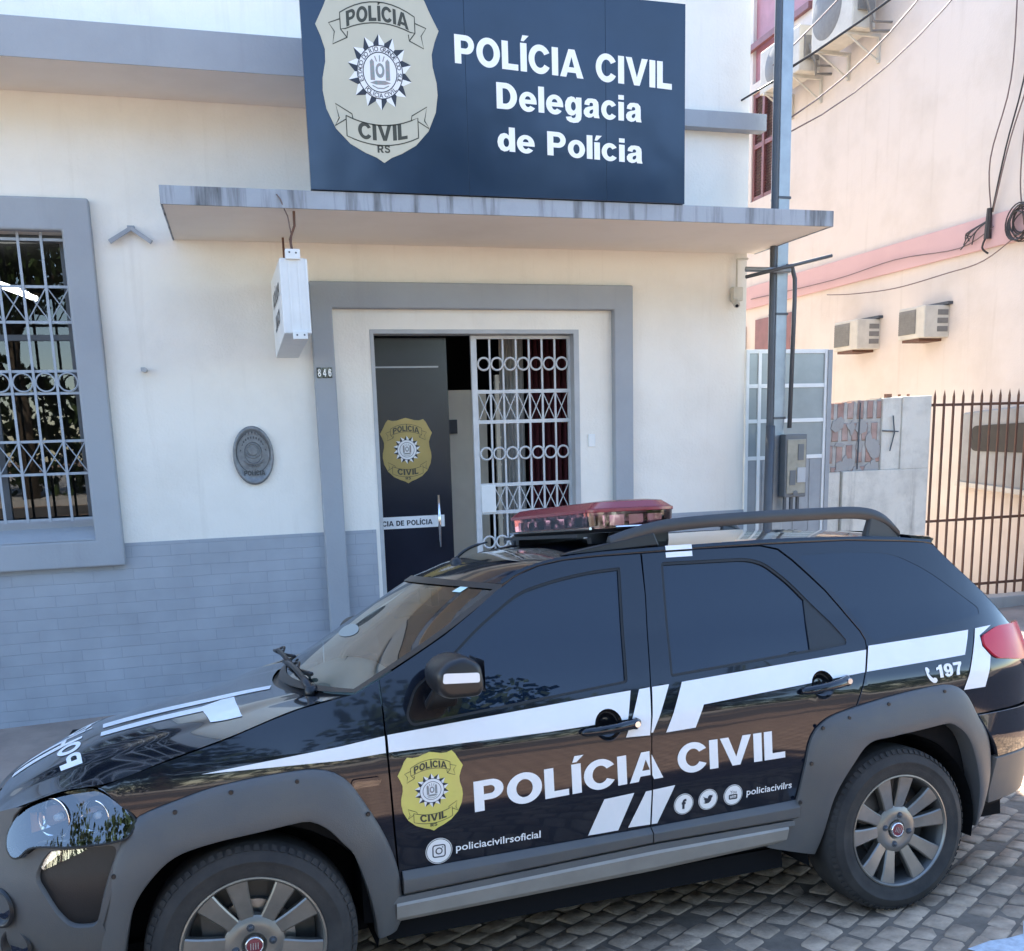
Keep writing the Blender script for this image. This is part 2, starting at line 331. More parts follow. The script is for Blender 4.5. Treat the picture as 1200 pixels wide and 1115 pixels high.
def fill(outline, holes=(), h=.05, he=None):
    """triangulate a 2-D outline with holes; inner points on a grid of step h (h=0: none)"""
    he = he or (h if h else 9)
    loops = [dens(outline, he)] + [dens(x, he) for x in holes]
    V = []; E = []
    for lp in loops:
        k = len(V); V += lp; E += [(k + i, k + (i + 1) % len(lp)) for i in range(len(lp))]
    if h:
        xs = [p[0] for p in outline]; ys = [p[1] for p in outline]
        y = min(ys) + h * .5
        while y < max(ys):
            x = min(xs) + h * .5
            while x < max(xs):
                q = (x, y)
                if inpoly(q, outline) and not any(inpoly(q, g) for g in holes) and all(dseg(q, lp[i], lp[(i + 1) % len(lp)]) > h * .42 for lp in loops for i in range(len(lp))): V.append(q)
                x += h
            y += h
    r = delaunay_2d_cdt([Vector(v) for v in V], E, [], 0, 1e-6)
    vs, es, fs = r[0], r[1], r[2]
    keep = []
    for f in fs:
        c = (sum(vs[i].x for i in f) / len(f), sum(vs[i].y for i in f) / len(f))
        if len(f) == 3:
            a_, b_, c_ = (vs[i] for i in f); ar = abs((b_ - a_).x * (c_ - a_).y - (b_ - a_).y * (c_ - a_).x); le = max((b_ - a_).length, (c_ - b_).length, (a_ - c_).length)
            if ar / le < 1.5e-4: continue
        if inpoly(c, loops[0]) and not any(inpoly(c, g) for g in loops[1:]): keep.append(tuple(f))
    return [tuple(v) for v in vs], keep
def fdrop(x): return .045 * max(0., min(1., (.45 - x) / .5))
def sheet(name, m, parent, tri, fmap, off=0., skirt=0., center=None, mirror=None, flat=False):
    """lay a triangulated 2-D figure on a surface fmap(u, v) -> point, raised by off along the normal, with a rim turned in by skirt"""
    P2, F = tri; V = []; Nn = []
    cen = Vector(center) if center is not None else None
    for u, v in P2:
        p = Vector(fmap(u, v)); a = Vector(fmap(u + 2e-3, v)) - Vector(fmap(u - 2e-3, v)); b = Vector(fmap(u, v + 2e-3)) - Vector(fmap(u, v - 2e-3))
        n = a.cross(b)
        n = n.normalized() if n.length > 1e-12 else Vector((0, -1, 0))
        if cen is not None and n.dot(p - cen) < 0: n = -n
        V.append(p + n * off); Nn.append(n)
    if mirror is not None:
        V = [Vector((p.x, 2 * mirror - p.y, p.z - fdrop(p.x))) for p in V]; Nn = [Vector((p.x, -p.y, p.z)) for p in Nn]
    faces = []; ec = {}
    for f in F:
        a, b, c = V[f[0]], V[f[1]], V[f[2]]
        if (b - a).cross(c - a).dot(Nn[f[0]]) < 0: f = tuple(reversed(f))
        faces.append(f)
        for i in range(len(f)):
            e = (f[i], f[(i + 1) % len(f)])
            if (e[1], e[0]) in ec: del ec[(e[1], e[0])]
            else: ec[e] = 1
    ln = [Nn[i] for f in faces for i in f]
    if skirt:
        for a, b in ec:
            k = len(V); pa, pb = V[a], V[b]; V += [pa, pb, pb - Nn[b] * skirt, pa - Nn[a] * skirt]
            e = (pb - pa).cross(Nn[a]); e = e.normalized() if e.length > 0 else Nn[a]
            faces.append((k + 1, k, k + 3, k + 2))
            ln += [(Nn[b] + e).normalized(), (Nn[a] + e).normalized(), e, e]
    me = bpy.data.meshes.new(name); me.from_pydata(V, [], faces); me.update()
    for p in me.polygons: p.use_smooth = True
    if not flat: me.normals_split_custom_set([tuple(x) for x in ln])
    me.materials.append(m)
    o = bpy.data.objects.new(name, me); COL.objects.link(o)
    if parent: o.parent = parent
    return o
_tx = {}
def glyphs(body, bold=.02, spacing=1.0):
    """2-D outline fill of a text, scaled so the capital height is 1 and the left edge is 0"""
    key = (body, bold, spacing)
    if key not in _tx:
        def mk(b):
            c = bpy.data.curves.new('t', 'FONT'); c.body = b; c.size = 1; c.offset = bold; c.resolution_u = 3; c.space_character = spacing
            o = bpy.data.objects.new('t', c); COL.objects.link(o)
            dg = bpy.context.evaluated_depsgraph_get(); me = bpy.data.meshes.new_from_object(o.evaluated_get(dg))
            vs = [(v.co.x, v.co.y) for v in me.vertices]; fs = [tuple(p.vertices) for p in me.polygons]
            bpy.data.objects.remove(o); bpy.data.curves.remove(c); bpy.data.meshes.remove(me); return vs, fs
        hv, _ = mk('H'); y0 = min(y for _, y in hv); hh = max(y for _, y in hv) - y0
        vs, fs = mk(body); x0 = min(x for x, _ in vs)
        _tx[key] = ([((x - x0) / hh, (y - y0) / hh) for x, y in vs], fs)
    return _tx[key]
def place_text(body, x, y, height, width=None, bold=.02, slope=0., shear=0., spacing=1.0, anchor='l', slant=0.):
    vs, fs = glyphs(body, bold, spacing); w = max(v[0] for v in vs); sx = (width / w) if width else height
    x0 = x if anchor == 'l' else x - (sx * w) / 2
    return [(x0 + vx * sx + vy * height * slant, y + vy * height + slope * vx * sx) for vx, vy in vs], fs
def merge(*tris):
    V = []; F = []
    for v, f in tris:
        k = len(V); V += v; F += [tuple(i + k for i in q) for q in f]
    return V, F
def strokes(lines, w):
    """thin ribbons along polylines"""
    V = []; F = []
    for ln in lines:
        k = len(V)
        for i, p in enumerate(ln):
            a = ln[max(i - 1, 0)]; b = ln[min(i + 1, len(ln) - 1)]; dx, dy = b[0] - a[0], b[1] - a[1]; d = math.hypot(dx, dy) or 1
            V += [(p[0] - dy / d * w / 2, p[1] + dx / d * w / 2), (p[0] + dy / d * w / 2, p[1] - dx / d * w / 2)]
        F += [(k + 2 * i, k + 2 * i + 1, k + 2 * i + 3, k + 2 * i + 2) for i in range(len(ln) - 1)]
    return V, F
def circ(cx, cy, r, n=28, ry=None): return [(cx + r * math.cos(2 * math.pi * k / n), cy + (ry or r) * math.sin(2 * math.pi * k / n)) for k in range(n)]
def arc(cx, cy, r, a0, a1, n=12): return [(cx + r * math.cos(R(a0 + (a1 - a0) * k / n)), cy + r * math.sin(R(a0 + (a1 - a0) * k / n))) for k in range(n + 1)]

# ---- heavy sans-serif letters drawn as outlines (capital height 1, x-height .73)
def ea(cx, cy, rx, ry, a0, a1, n=14): return [(cx + rx * math.cos(R(a0 + (a1 - a0) * k / n)), cy + ry * math.sin(R(a0 + (a1 - a0) * k / n))) for k in range(n + 1)]
def _ring(cx, cy, rx, ry, ix, iy): return [(ea(cx, cy, rx, ry, 0, 360, 36)[:-1], [ea(cx, cy, ix, iy, 0, 360, 30)[:-1]])]
def _open(cx, cy, rx, ry, ix, iy, a): return [(ea(cx, cy, rx, ry, a, 360 - a, 30) + ea(cx, cy, ix, iy, 360 - a * 1.12, a * 1.12, 26), [])]
_S = [(.655, .70), (.61, .84), (.42, .905), (.21, .86), (.145, .73), (.22, .60), (.42, .52), (.60, .43), (.665, .29), (.60, .14), (.40, .085), (.20, .13), (.115, .28)]
GL = {
 'P': ([([(0, 0), (.26, 0), (.26, .345), (.46, .345)] + ea(.46, .672, .33, .327, -90, 90)[1:-1] + [(.46, 1), (0, 1)], [[(.26, .54), (.43, .54)] + ea(.43, .672, .125, .132, -90, 90)[1:-1] + [(.43, .805), (.26, .805)]])], .80),
 'O': (_ring(.48, .5, .48, .52, .225, .30), .96), 'C': (_open(.47, .5, .47, .52, .225, .30, 30), .90),
 'G': ([(ea(.47, .5, .47, .52, 30, 312, 28) + [(.88, .12), (.88, .55), (.49, .55), (.49, .35), (.64, .35), (.64, .25)] + ea(.47, .5, .225, .30, 302, 34, 24), [])], .93),
 'L': ([([(0, 0), (.67, 0), (.67, .215), (.26, .215), (.26, 1), (0, 1)], [])], .69), 'I': ([([(0, 0), (.265, 0), (.265, 1), (0, 1)], [])], .265),
 'E': ([([(0, 0), (.69, 0), (.69, .205), (.26, .205), (.26, .405), (.63, .405), (.63, .6), (.26, .6), (.26, .795), (.68, .795), (.68, 1), (0, 1)], [])], .70),
 'A': ([([(0, 0), (.265, 0), (.32, .17), (.67, .17), (.725, 0), (1.0, 0), (.63, 1), (.37, 1)], [[(.38, .36), (.61, .36), (.495, .73)]])], 1.0),
 'V': ([([(.365, 0), (.615, 0), (.975, 1), (.71, 1), (.49, .30), (.265, 1), (0, 1)], [])], .975),
 'D': ([([(0, 0), (.38, 0)] + ea(.38, .5, .48, .5, -90, 90, 18)[1:-1] + [(.38, 1), (0, 1)], [[(.26, .21), (.36, .21)] + ea(.36, .5, .225, .29, -90, 90)[1:-1] + [(.36, .79), (.26, .79)]])], .87),
 'R': ([([(0, 0), (.26, 0), (.26, .37), (.36, .37), (.56, 0), (.86, 0), (.63, .39)] + ea(.47, .68, .34, .32, -50, 90)[1:-1] + [(.46, 1), (0, 1)], [[(.26, .56), (.44, .56)] + ea(.44, .685, .12, .125, -90, 90)[1:-1] + [(.44, .81), (.26, .81)]])], .86),
 'S': (None, .80), 'o': (_ring(.37, .365, .37, .385, .135, .20), .74), 'c': (_open(.36, .365, .36, .385, .135, .20, 34), .69),
 'e': ([(ea(.37, .365, .37, .385, 0, 324, 28) + ea(.37, .365, .135, .20, 316, 200, 12) + [(.24, .29), (.74, .29)], [ea(.37, .43, .125, .15, 8, 172, 12)])], .74),
 'l': ([([(0, 0), (.25, 0), (.25, 1), (0, 1)], [])], .25), 'i': ([([(0, 0), (.25, 0), (.25, .73), (0, .73)], []), ([(0, .82), (.25, .82), (.25, 1), (0, 1)], [])], .25),
 'a': ([([(.05, .49), (.08, .62), (.20, .73), (.38, .75), (.56, .73), (.66, .63), (.68, .48), (.68, .15), (.715, 0), (.475, 0), (.45, .07), (.36, .01), (.24, -.015), (.10, .03), (.02, .13), (.02, .25), (.09, .36), (.24, .42), (.40, .45), (.435, .48), (.42, .56), (.35, .585), (.29, .56), (.27, .47)], [[(.435, .33), (.34, .30), (.285, .26), (.268, .20), (.29, .15), (.34, .14), (.40, .17), (.435, .24)]])], .715),
 'g': ([([(.72, .03), (.72, .73), (.485, .73), (.48, .65), (.40, .73), (.28, .75), (.13, .69), (.03, .54), (0, .37), (.03, .19), (.13, .05), (.27, .0), (.39, .03), (.465, .10), (.465, .02), (.44, -.055), (.36, -.09), (.30, -.075), (.275, -.03), (.03, -.06), (.08, -.18), (.20, -.25), (.38, -.275), (.57, -.24), (.69, -.13)], [ea(.365, .375, .105, .17, 0, 360, 20)[:-1]])], .72),
 'd': ([([(.73, 0), (.73, 1), (.48, 1), (.48, .66), (.39, .73), (.28, .75), (.13, .69), (.03, .54), (0, .365), (.03, .19), (.13, .04), (.28, -.015), (.41, .02), (.49, .09), (.49, 0)], [ea(.365, .365, .115, .185, 0, 360, 20)[:-1]])], .73),
 '1': ([([(.22, 0), (.48, 0), (.48, 1), (.27, 1), (.17, .87), (0, .80), (0, .60), (.22, .68)], [])], .50),
 '7': ([([(0, 1), (.69, 1), (.69, .83), (.52, .55), (.44, .28), (.41, 0), (.15, 0), (.18, .28), (.28, .55), (.42, .78), (0, .78)], [])], .69),
 '9': ([([(.03, .24), (.27, .27), (.30, .19), (.36, .17), (.43, .22), (.455, .37), (.39, .31), (.28, .29), (.12, .35), (.02, .50), (0, .67), (.04, .85), (.17, .98), (.35, 1.015), (.55, .97), (.68, .80), (.715, .52), (.68, .24), (.56, .05), (.35, -.015), (.16, .03), (.05, .13)], [ea(.35, .665, .10, .155, 0, 360, 18)[:-1]])], .715)}
GL['4'] = ([([(.39, 0), (.62, 0), (.62, .19), (.74, .19), (.74, .39), (.62, .39), (.62, 1), (.36, 1), (0, .40), (0, .19), (.39, .19)], [[(.39, .39), (.21, .39), (.39, .70)]])], .74)
GL['8'] = ([(ea(.36, .28, .36, .295, 118, 422, 26) + ea(.36, .745, .31, .27, -42, 222, 20), [ea(.36, .275, .14, .125, 0, 360, 16)[:-1], ea(.36, .745, .115, .105, 0, 360, 14)[:-1]])], .72)
GL['6'] = ([([(.715 - x, 1 - y) for x, y in GL['9'][0][0][0]], [[(.715 - x, 1 - y) for x, y in GL['9'][0][0][1][0]]])], .715)
_ac = ([(.03, 1.06), (.15, 1.06), (.36, 1.27), (.10, 1.27)], [])
GL['Í'] = (GL['I'][0] + [_ac], .265); GL['í'] = ([GL['i'][0][0], ([(.02, .80), (.13, .80), (.34, 1.02), (.09, 1.02)], [])], .25)
_gc = {}
def heavy(body, gap=.075, space=.46):
    x = 0.; out = ([], [])
    for ch in body:
        if ch == ' ': x += space; continue
        if ch not in _gc: _gc[ch] = strokes([spline(_S, 4)], .215) if ch == 'S' else merge(*[fill(o_, h_, h=0) for o_, h_ in GL[ch][0]])
        v, f = _gc[ch]; out = merge(out, ([(px + x, py) for px, py in v], f)); x += GL[ch][1] + gap
    return out
_bt = place_text
def place_text(body, x, y, height, width=None, bold=.02, slope=0., shear=0., spacing=1.0, anchor='l', slant=0., plain=False):
    if plain or not all(c == ' ' or c in GL for c in body): return _bt(body, x, y, height, width, bold, slope, shear, spacing, anchor, slant)
    vs, fs = heavy(body); w = max(v[0] for v in vs); sx = (width / w) if width else height
    x0 = x if anchor == 'l' else x - (sx * w) / 2
    return [(x0 + vx * sx, y + vy * height + slope * vx * sx) for vx, vy in vs], fs
def badge(parent, fmap, off, step, gold, detail=True, tone='starw', edge=None):
    """police shield; fmap takes (-.38...38, 0..1), the height of the shield is 1"""
    half = [(0, 1.0), (.06, .985), (.14, .962), (.21, .958), (.275, .975), (.315, .93), (.35, .86), (.405, .765), (.375, .70), (.352, .63), (.355, .56), (.378, .47), (.382, .40), (.365, .30), (.31, .19), (.22, .105), (.12, .055), (.05, .03), (0, 0)]
    out = half + [(-x, y) for x, y in reversed(half[1:-1])]
    body = sheet('shield', gold, parent, fill(out, h=.12), fmap, off, skirt=off * .9)
    L1 = [[(-.245, .80)] + [(x, .835 + .07 * (1 - (x / .245) ** 2)) for x in [-.245 + .049 * i for i in range(11)]] + [(.245, .80), (.245, .745)] + [(x, .735 + .055 * (1 - (x / .245) ** 2)) for x in [.215 - .043 * i for i in range(11)]] + [(-.245, .745), (-.245, .80)],
          [(-.245, .80), (-.32, .775), (-.285, .73), (-.30, .66), (-.205, .70), (-.20, .735)], [(.245, .80), (.32, .775), (.285, .73), (.30, .66), (.205, .70), (.20, .735)],
          [(-.245, .745), (-.205, .70)], [(.245, .745), (.205, .70)]]
    L2 = [[(x, .215 + .05 * (x / .24) ** 2) for x in [-.24 + .048 * i for i in range(11)]] + [(.24, .155)] + [(x, .10 + .05 * (x / .24) ** 2) for x in [.24 - .048 * i for i in range(11)]] + [(-.24, .265)],
          [(-.24, .245), (-.315, .205), (-.285, .25), (-.305, .33), (-.20, .275), (-.195, .245)], [(.24, .245), (.315, .205), (.285, .25), (.305, .33), (.20, .275), (.195, .245)]]
    sheet('ribbon_outline', M['ink'], body, strokes(L1 + L2, .007), fmap, off + step)
    def arctext(t, x0, x1, y0, h, curve):
        tv, tf = place_text(t, x0, 0, h, x1 - x0, .022)
        return [(x, y0 + y + curve * (1 - (x / .22) ** 2)) for x, y in tv], tf
    sheet('shield_lettering', M['ink'], body, merge(arctext('POLÍCIA', -.205, .205, .752, .085, .048), arctext('CIVIL', -.165, .165, .155, .092, -.028), place_text('RS', 0, .058, .045, .085, .02, anchor='m')), fmap, off + step)
    cx, cy, ro, ri = 0, .515, .215, .166; n = 14
    wh = ([], []); dk = ([], [])
    for k in range(n):
        a = math.pi / 2 + 2 * math.pi * k / n; b = math.pi / n
        tip = (cx + ro * math.cos(a), cy + ro * math.sin(a)); c0 = (cx, cy)
        l = (cx + ri * math.cos(a - b), cy + ri * math.sin(a - b)); r = (cx + ri * math.cos(a + b), cy + ri * math.sin(a + b))
        wh = merge(wh, ([c0, l, tip], [(0, 1, 2)])); dk = merge(dk, ([c0, tip, r], [(0, 1, 2)]))
    sheet('star_light', M[tone], body, wh, fmap, off + step); sheet('star_dark', M['inkblue'], body, dk, fmap, off + step)
    sheet('star_disc', M[tone], body, fill(circ(cx, cy, .152, 36), h=0), fmap, off + 2 * step)
    dots = strokes([circ(cx, cy, .150, 36) + [(cx + .150, cy)], circ(cx, cy, .112, 36) + [(cx + .112, cy)]], .006)
    if detail:
        def ringtext(t, a0, a1, rad, h, flip):
            V, F = [], []; n = len(t)
            for i, ch in enumerate(t):
                if ch == ' ': continue
                a = R(a0 + (a1 - a0) * (i + .5) / n); gv, gf = place_text(ch, 0, 0, h, None, .012, anchor='m', plain=True)
                rot = a - math.pi / 2 if not flip else a + math.pi / 2; rr = rad if not flip else rad + h
                k = len(V)
                for x, y in gv: V.append((cx + rr * math.cos(a) + x * math.cos(rot) - y * math.sin(rot), cy + rr * math.sin(a) + x * math.sin(rot) + y * math.cos(rot)))
                F += [tuple(q + k for q in f) for f in gf]
            return V, F
        dots = merge(dots, ringtext('ESTADO DO RIO GRANDE DO SUL', 205, -25, .118, .026, False), ringtext('POLÍCIA CIVIL', 222, 318, .118, .026, True))
    sheet('star_lettering', M['inkblue'], body, dots, fmap, off + 3 * step)
    arms = [fill(x, h=0) for x in ([(-.065, .47), (-.065, .575), (-.052, .59), (-.038, .575), (-.036, .47)], [(.065, .47), (.065, .575), (.052, .59), (.038, .575), (.036, .47)], circ(0, .525, .030, 14, .042), [(-.07, .455), (-.03, .468), (.03, .468), (.07, .455), (.03, .445), (-.03, .445)])]
    arms.append(strokes([[(0, .575), (0, .61)], [(-.02, .575), (-.032, .605)], [(.02, .575), (.032, .605)], [(-.055, .44), (-.02, .425), (.02, .425), (.055, .44)]], .007))
    sheet('coat_of_arms', M['armsg'], body, merge(*arms), fmap, off + 3 * step)
    sheet('coat_of_arms_centre', M[tone], body, fill(circ(0, .527, .015, 10, .024), h=0), fmap, off + 4 * step)
    return body
# ---- car body surface, metres, s = towards the tail, y = away from kerb side viewer, z up
HWC=0.81
def lerp(t,x):
    if x<=t[0][0]: return t[0][1]
    for (a,b),(c,d) in zip(t,t[1:]):
        if x<=c: return b+(d-b)*(x-a)/(c-a)
    return t[-1][1]
def hermite(t,x):
    if x<=t[0][0]: return t[0][1]
    if x>=t[-1][0]: return t[-1][1]
    n=len(t)
    def m(i):
        if i==0: return (t[1][1]-t[0][1])/(t[1][0]-t[0][0])
        if i==n-1: return (t[-1][1]-t[-2][1])/(t[-1][0]-t[-2][0])
        a=(t[i][1]-t[i-1][1])/(t[i][0]-t[i-1][0]); b=(t[i+1][1]-t[i][1])/(t[i+1][0]-t[i][0])
        return 0 if a*b<=0 else 2*a*b/(a+b)
    for i in range(n-1):
        if x<=t[i+1][0]:
            h=t[i+1][0]-t[i][0]; u=(x-t[i][0])/h
            return ((2*u**3-3*u*u+1)*t[i][1]+(u**3-2*u*u+u)*h*m(i)+(-2*u**3+3*u*u)*t[i+1][1]+(u**3-u*u)*h*m(i+1))
# plan outline of the near half: points of a front and a rear superellipse joined by a straight side
SC,FA,FN=-0.20,0.665,3.3
RC,RA,RN=2.45,1.0,4.0
def _plan():
    pts=[]
    N=60
    for i in range(N+1):
        th=math.pi/2*i/N      # 0 = front centre, pi/2 = side
        pts.append((SC-FA*math.cos(th)**(2/FN), HWC-HWC*math.sin(th)**(2/FN)))
    for i in range(1,41): pts.append((SC+(RC-SC)*i/40,0.0))
    for i in range(1,N+1):
        th=math.pi/2*i/N
        pts.append((RC+RA*math.sin(th)**(2/RN), HWC-HWC*math.cos(th)**(2/RN)))
    L=[0]
    for a,b in zip(pts,pts[1:]): L.append(L[-1]+math.dist(a,b))
    k=min(range(len(pts)),key=lambda i:abs(pts[i][0])+abs(pts[i][1])*9)
    l0=L[k]+(0-pts[k][0])
    return pts,[x-l0 for x in L]
PLAN,PL=_plan()
def plan(l):
    i=min(max(bisect.bisect(PL,l)-1,0),len(PL)-2)
    u=(l-PL[i])/(PL[i+1]-PL[i])
    a,b=PLAN[i],PLAN[i+1]
    return a[0]+(b[0]-a[0])*u, a[1]+(b[1]-a[1])*u
def plan_n(l):
    a,b=plan(l-.02),plan(l+.02)
    d=math.dist(a,b) or 1
    return (b[1]-a[1])/d, -(b[0]-a[0])/d     # outward (-y on the side)
SEC=[(.15,.125),(.30,.080),(.42,.052),(.52,.036),(.58,.0265),(.62,.0210),(.70,.0195),(.80,.0205),(.87,.0225),(.885,.0235),(.90,.0268),(.93,.0345),(.97,.046),(1.02,.0615),(1.1,.0865),(1.2,.1185),(1.3,.1500),(1.4,.1805),(1.5,.2105),(1.6,.241)]
def sec(z): return hermite(SEC,z)
def S(l,z,off=0.0):
    s,y=plan(l); nx,ny=plan_n(l)
    z2=z-.012*max(0,min(l,2.6))          # shoulder line climbs a little towards the tail
    d=sec(z2) if z<1.05 else sec(z-.012*max(0,min(l,2.6))*max(0,(1.2-z)/.15) if z<1.2 else z)
    d=d-off
    return (s-nx*d, y-ny*d, z)
# ---- bonnet, roof and windscreen: u runs front to back, t across (0 near edge, 1 centre, 2 far edge)
HOOD=[(0,-.700,.832,-.835,.735),(.08,-.62,.857,-.765,.805),(.2,-.50,.887,-.63,.882),(.3,-.409,.893,-.50,.932),(.5,-.197,.946,-.28,.977),(.68,-.026,.989,-.08,1.006),(.86,.192,1.052,.06,1.026),(1,.331,1.076,.17,1.038)]
def _col(tab,k): return [(r[0],r[k]) for r in tab]
def hood(u,t):
    l=hermite(_col(HOOD,1),u); z=hermite(_col(HOOD,2),u); sc=hermite(_col(HOOD,3),u); zc=hermite(_col(HOOD,4),u)
    e=S(l,z,-.004); f=t if t<=1 else 2-t
    s=e[0]+(sc-e[0])*(1-(1-f)**2); zz=e[2]+(zc-e[2])*(1-(1-f)**2.2)
    # power bulge: a raised panel with a soft crease
    g=min(max((f-.30)/.16,0),1); zz+=.010*(g*g*(3-2*g))-.010*f
    y=e[1]+(HWC-e[1])*f
    if t>1: zz-=.045*(t-1)*(1-.4*u)
    return (s, y if t<=1 else 2*HWC-y, zz)
ROOF=[(.90,1.400),(.98,1.437),(1.05,1.459),(1.17,1.480),(1.35,1.490),(1.7,1.497),(2.05,1.500),(2.4,1.492),(2.68,1.474),(2.80,1.458)]
ROOFC=[(.76,1.417),(.87,1.452),(.95,1.471),(1.05,1.492),(1.2,1.512),(1.6,1.540),(2.05,1.545),(2.5,1.527),(2.85,1.490)]
def roof(u,t):
    f=t if t<=1 else 2-t; w=1-(1-f)**2
    a=.955+(2.83-.955)*u; c=.772+(2.88-.772)*u
    z=hermite(ROOF,a); zc=hermite(ROOFC,c); e=S(a,z,0)
    y=e[1]+(HWC-e[1])*f
    zz=z+(zc-z)*(1-(1-f)**2.6)
    if u<.06:
        e1=wind(1,t); zz-=(zz-e1[2]-.005)*(1-u/.06)**2
    return (e[0]+(c-a)*w, y if t<=1 else 2*HWC-y, zz)
WSE=[(0,.381,1.080),(.22,.463,1.119),(.62,.6984,1.2385),(.88,.8834,1.350),(1,.955,1.392)]
def wind(v,t):
    f=t if t<=1 else 2-t
    l=hermite(_col(WSE,1),v); z=hermite(_col(WSE,2),v); e=S(l,z,-.006)
    sc=.20+(.768-.20)*v; zc=1.050+(1.414-1.050)*v+.03*v*(1-v)
    w=1-(1-f)**2
    y=e[1]+(HWC-e[1])*f
    return (e[0]+(sc-e[0])*w, y if t<=1 else 2*HWC-y, e[2]+(zc-e[2])*w)
# ------------------------------------------------------------------ ground
CO = Vector((-0.07654737, -4.56226747, 0.0)); CEX = Vector((0.99861454, 0.05156895, -0.01047081)); CEY = Vector((-0.05241198, 0.99248114, -0.11060821)); CEZ = Vector((0.00468813, 0.111003766, 0.99380893))
def road_z(x, y):
    def pl(x, y): return CO.z - (CEZ.x * (x - CO.x) + CEZ.y * (y - CO.y)) / CEZ.z
    if y > -7.4: z = pl(x, y)
    else:
        t = min((-7.4 - y) / 2.0, 1); z = pl(x, -7.4) + .1117 * 2.0 * (t - t * t / 2)
    return z if abs(x) < 8 else pl(math.copysign(8, x), max(y, -7.4)) + (0 if y > -7.4 else .1117 * 2 * (min((-7.4 - y) / 2, 1) - min((-7.4 - y) / 2, 1) ** 2 / 2))
KY = -2.55                                     # kerb line
def walk_z(x): return -.085 + .026 * max(min(x, 9), -6)
xs = [-60, -30, -14, -8, -6, -4, -2, 0, 2, 4, 6, 8, 14, 30, 60]
ys = [KY + .35, -3, -4, -5, -6, -7, -7.4, -7.8, -8.2, -8.6, -9, -9.4, -12, -16, -22, -40, -80]
g = MB(); g.grid(lambda u, v: (xs[round(u * (len(xs) - 1))], ys[round(v * (len(ys) - 1))], road_z(xs[round(u * (len(xs) - 1))], ys[round(v * (len(ys) - 1))]) - .012), len(xs) - 1, len(ys) - 1)
road = g.build('road', M['roadfar'], smooth=True); tag(road, kind='structure')
# laid setts round the car, one slightly uneven stone after another
st = MB(); jt = MB(); rr = random.Random(3)
ca, sa = math.cos(.50), math.sin(.50); sw, sh = .132, .098
def car_ground(s, y): return CO + CEX * s + CEY * y
for j in range(-72, 72):
    for i in range(-68, 68):
        a = (i + (.5 if j % 2 else 0)) * sw + rr.uniform(-.012, .012); b = j * sh + rr.uniform(-.006, .006)
        s, y = 1.9 + a * ca - b * sa, .2 + a * sa + b * ca
        if not (-1.3 < s < 5.3 and -1.5 < y < 1.9): continue
        p = car_ground(s, y)
        hw, hh = sw / 2 - rr.uniform(.002, .011), sh / 2 - rr.uniform(.002, .009); sk = rr.uniform(-.012, .012); h = rr.uniform(-.004, .003) - (.006 if rr.random() < .06 else 0)
        tl, tt = rr.uniform(-.035, .035), rr.uniform(-.05, .05)
        def q(u, v, zz, k=1.0):
            uu, vv = u * hw * k + v * sk, v * hh * k
            a2, b2 = a + uu, b + vv; o = car_ground(1.9 + a2 * ca - b2 * sa, .2 + a2 * sa + b2 * ca)
            return o + CEZ * (zz + h + uu * tl + vv * tt)
        cut = [rr.uniform(.74, .94) for _ in range(4)]
        rim = []
        for (su, sv), c in zip(((1, 1), (-1, 1), (-1, -1), (1, -1)), cut):
            e = [(su, sv * c), (su * c, sv)]
            rim += e if su * sv > 0 else e[::-1]
        k = len(st.v); n = len(rim)
        st.v += [tuple(q(u, v, -.030)) for u, v in rim] + [tuple(q(u, v, -.005)) for u, v in rim] + [tuple(q(u, v, 0, .92)) for u, v in rim]
        for t in range(n):
            t2 = (t + 1) % n; st.f += [(k + t, k + t2, k + n + t2, k + n + t), (k + n + t, k + n + t2, k + 2 * n + t2, k + 2 * n + t)]
        st.f.append(tuple(k + 2 * n + t for t in range(n)))
o = st.build('cobblestone_paving', M['stone'], angle=50); tag(o, kind='structure')
jt.hexa([car_ground(a, b) - CEZ * .06 for a, b in ((-1.3, -1.5), (5.3, -1.5), (5.3, 1.9), (-1.3, 1.9))], [car_ground(a, b) - CEZ * .005 for a, b in ((-1.3, -1.5), (5.3, -1.5), (5.3, 1.9), (-1.3, 1.9))])
o = jt.build('paving_joints', M['joint']); tag(o, kind='structure')
# pavement and kerb along the buildings
sx = [-40, -6, -3, 0, 3, 6, 9, 40]
b = MB(); b.grid(lambda u, v: (sx[round(u * 7)], KY + .16 + (16 - KY) * v, walk_z(sx[round(u * 7)]) + .004), 7, 1); o = b.build('pavement', M['walk']); tag(o, kind='structure')
b = MB()
for x0, x1 in zip(sx, sx[1:]):
    n = max(1, int((x1 - x0) / 1.0)) if abs(x0) < 12 and abs(x1) < 12 else 1
    for k in range(n):
        a, c = x0 + (x1 - x0) * k / n + .004, x0 + (x1 - x0) * (k + 1) / n - .004
        b.hexa([(a, KY, walk_z(a) - .5), (c, KY, walk_z(c) - .5), (c, KY + .16, walk_z(c) - .5), (a, KY + .16, walk_z(a) - .5)], [(a, KY + .012, walk_z(a) + .006), (c, KY + .012, walk_z(c) + .006), (c, KY + .16, walk_z(c) + .006), (a, KY + .16, walk_z(a) + .006)])
o = b.build('kerb', M['walkred'], bevel=.012); tag(o, kind='structure')
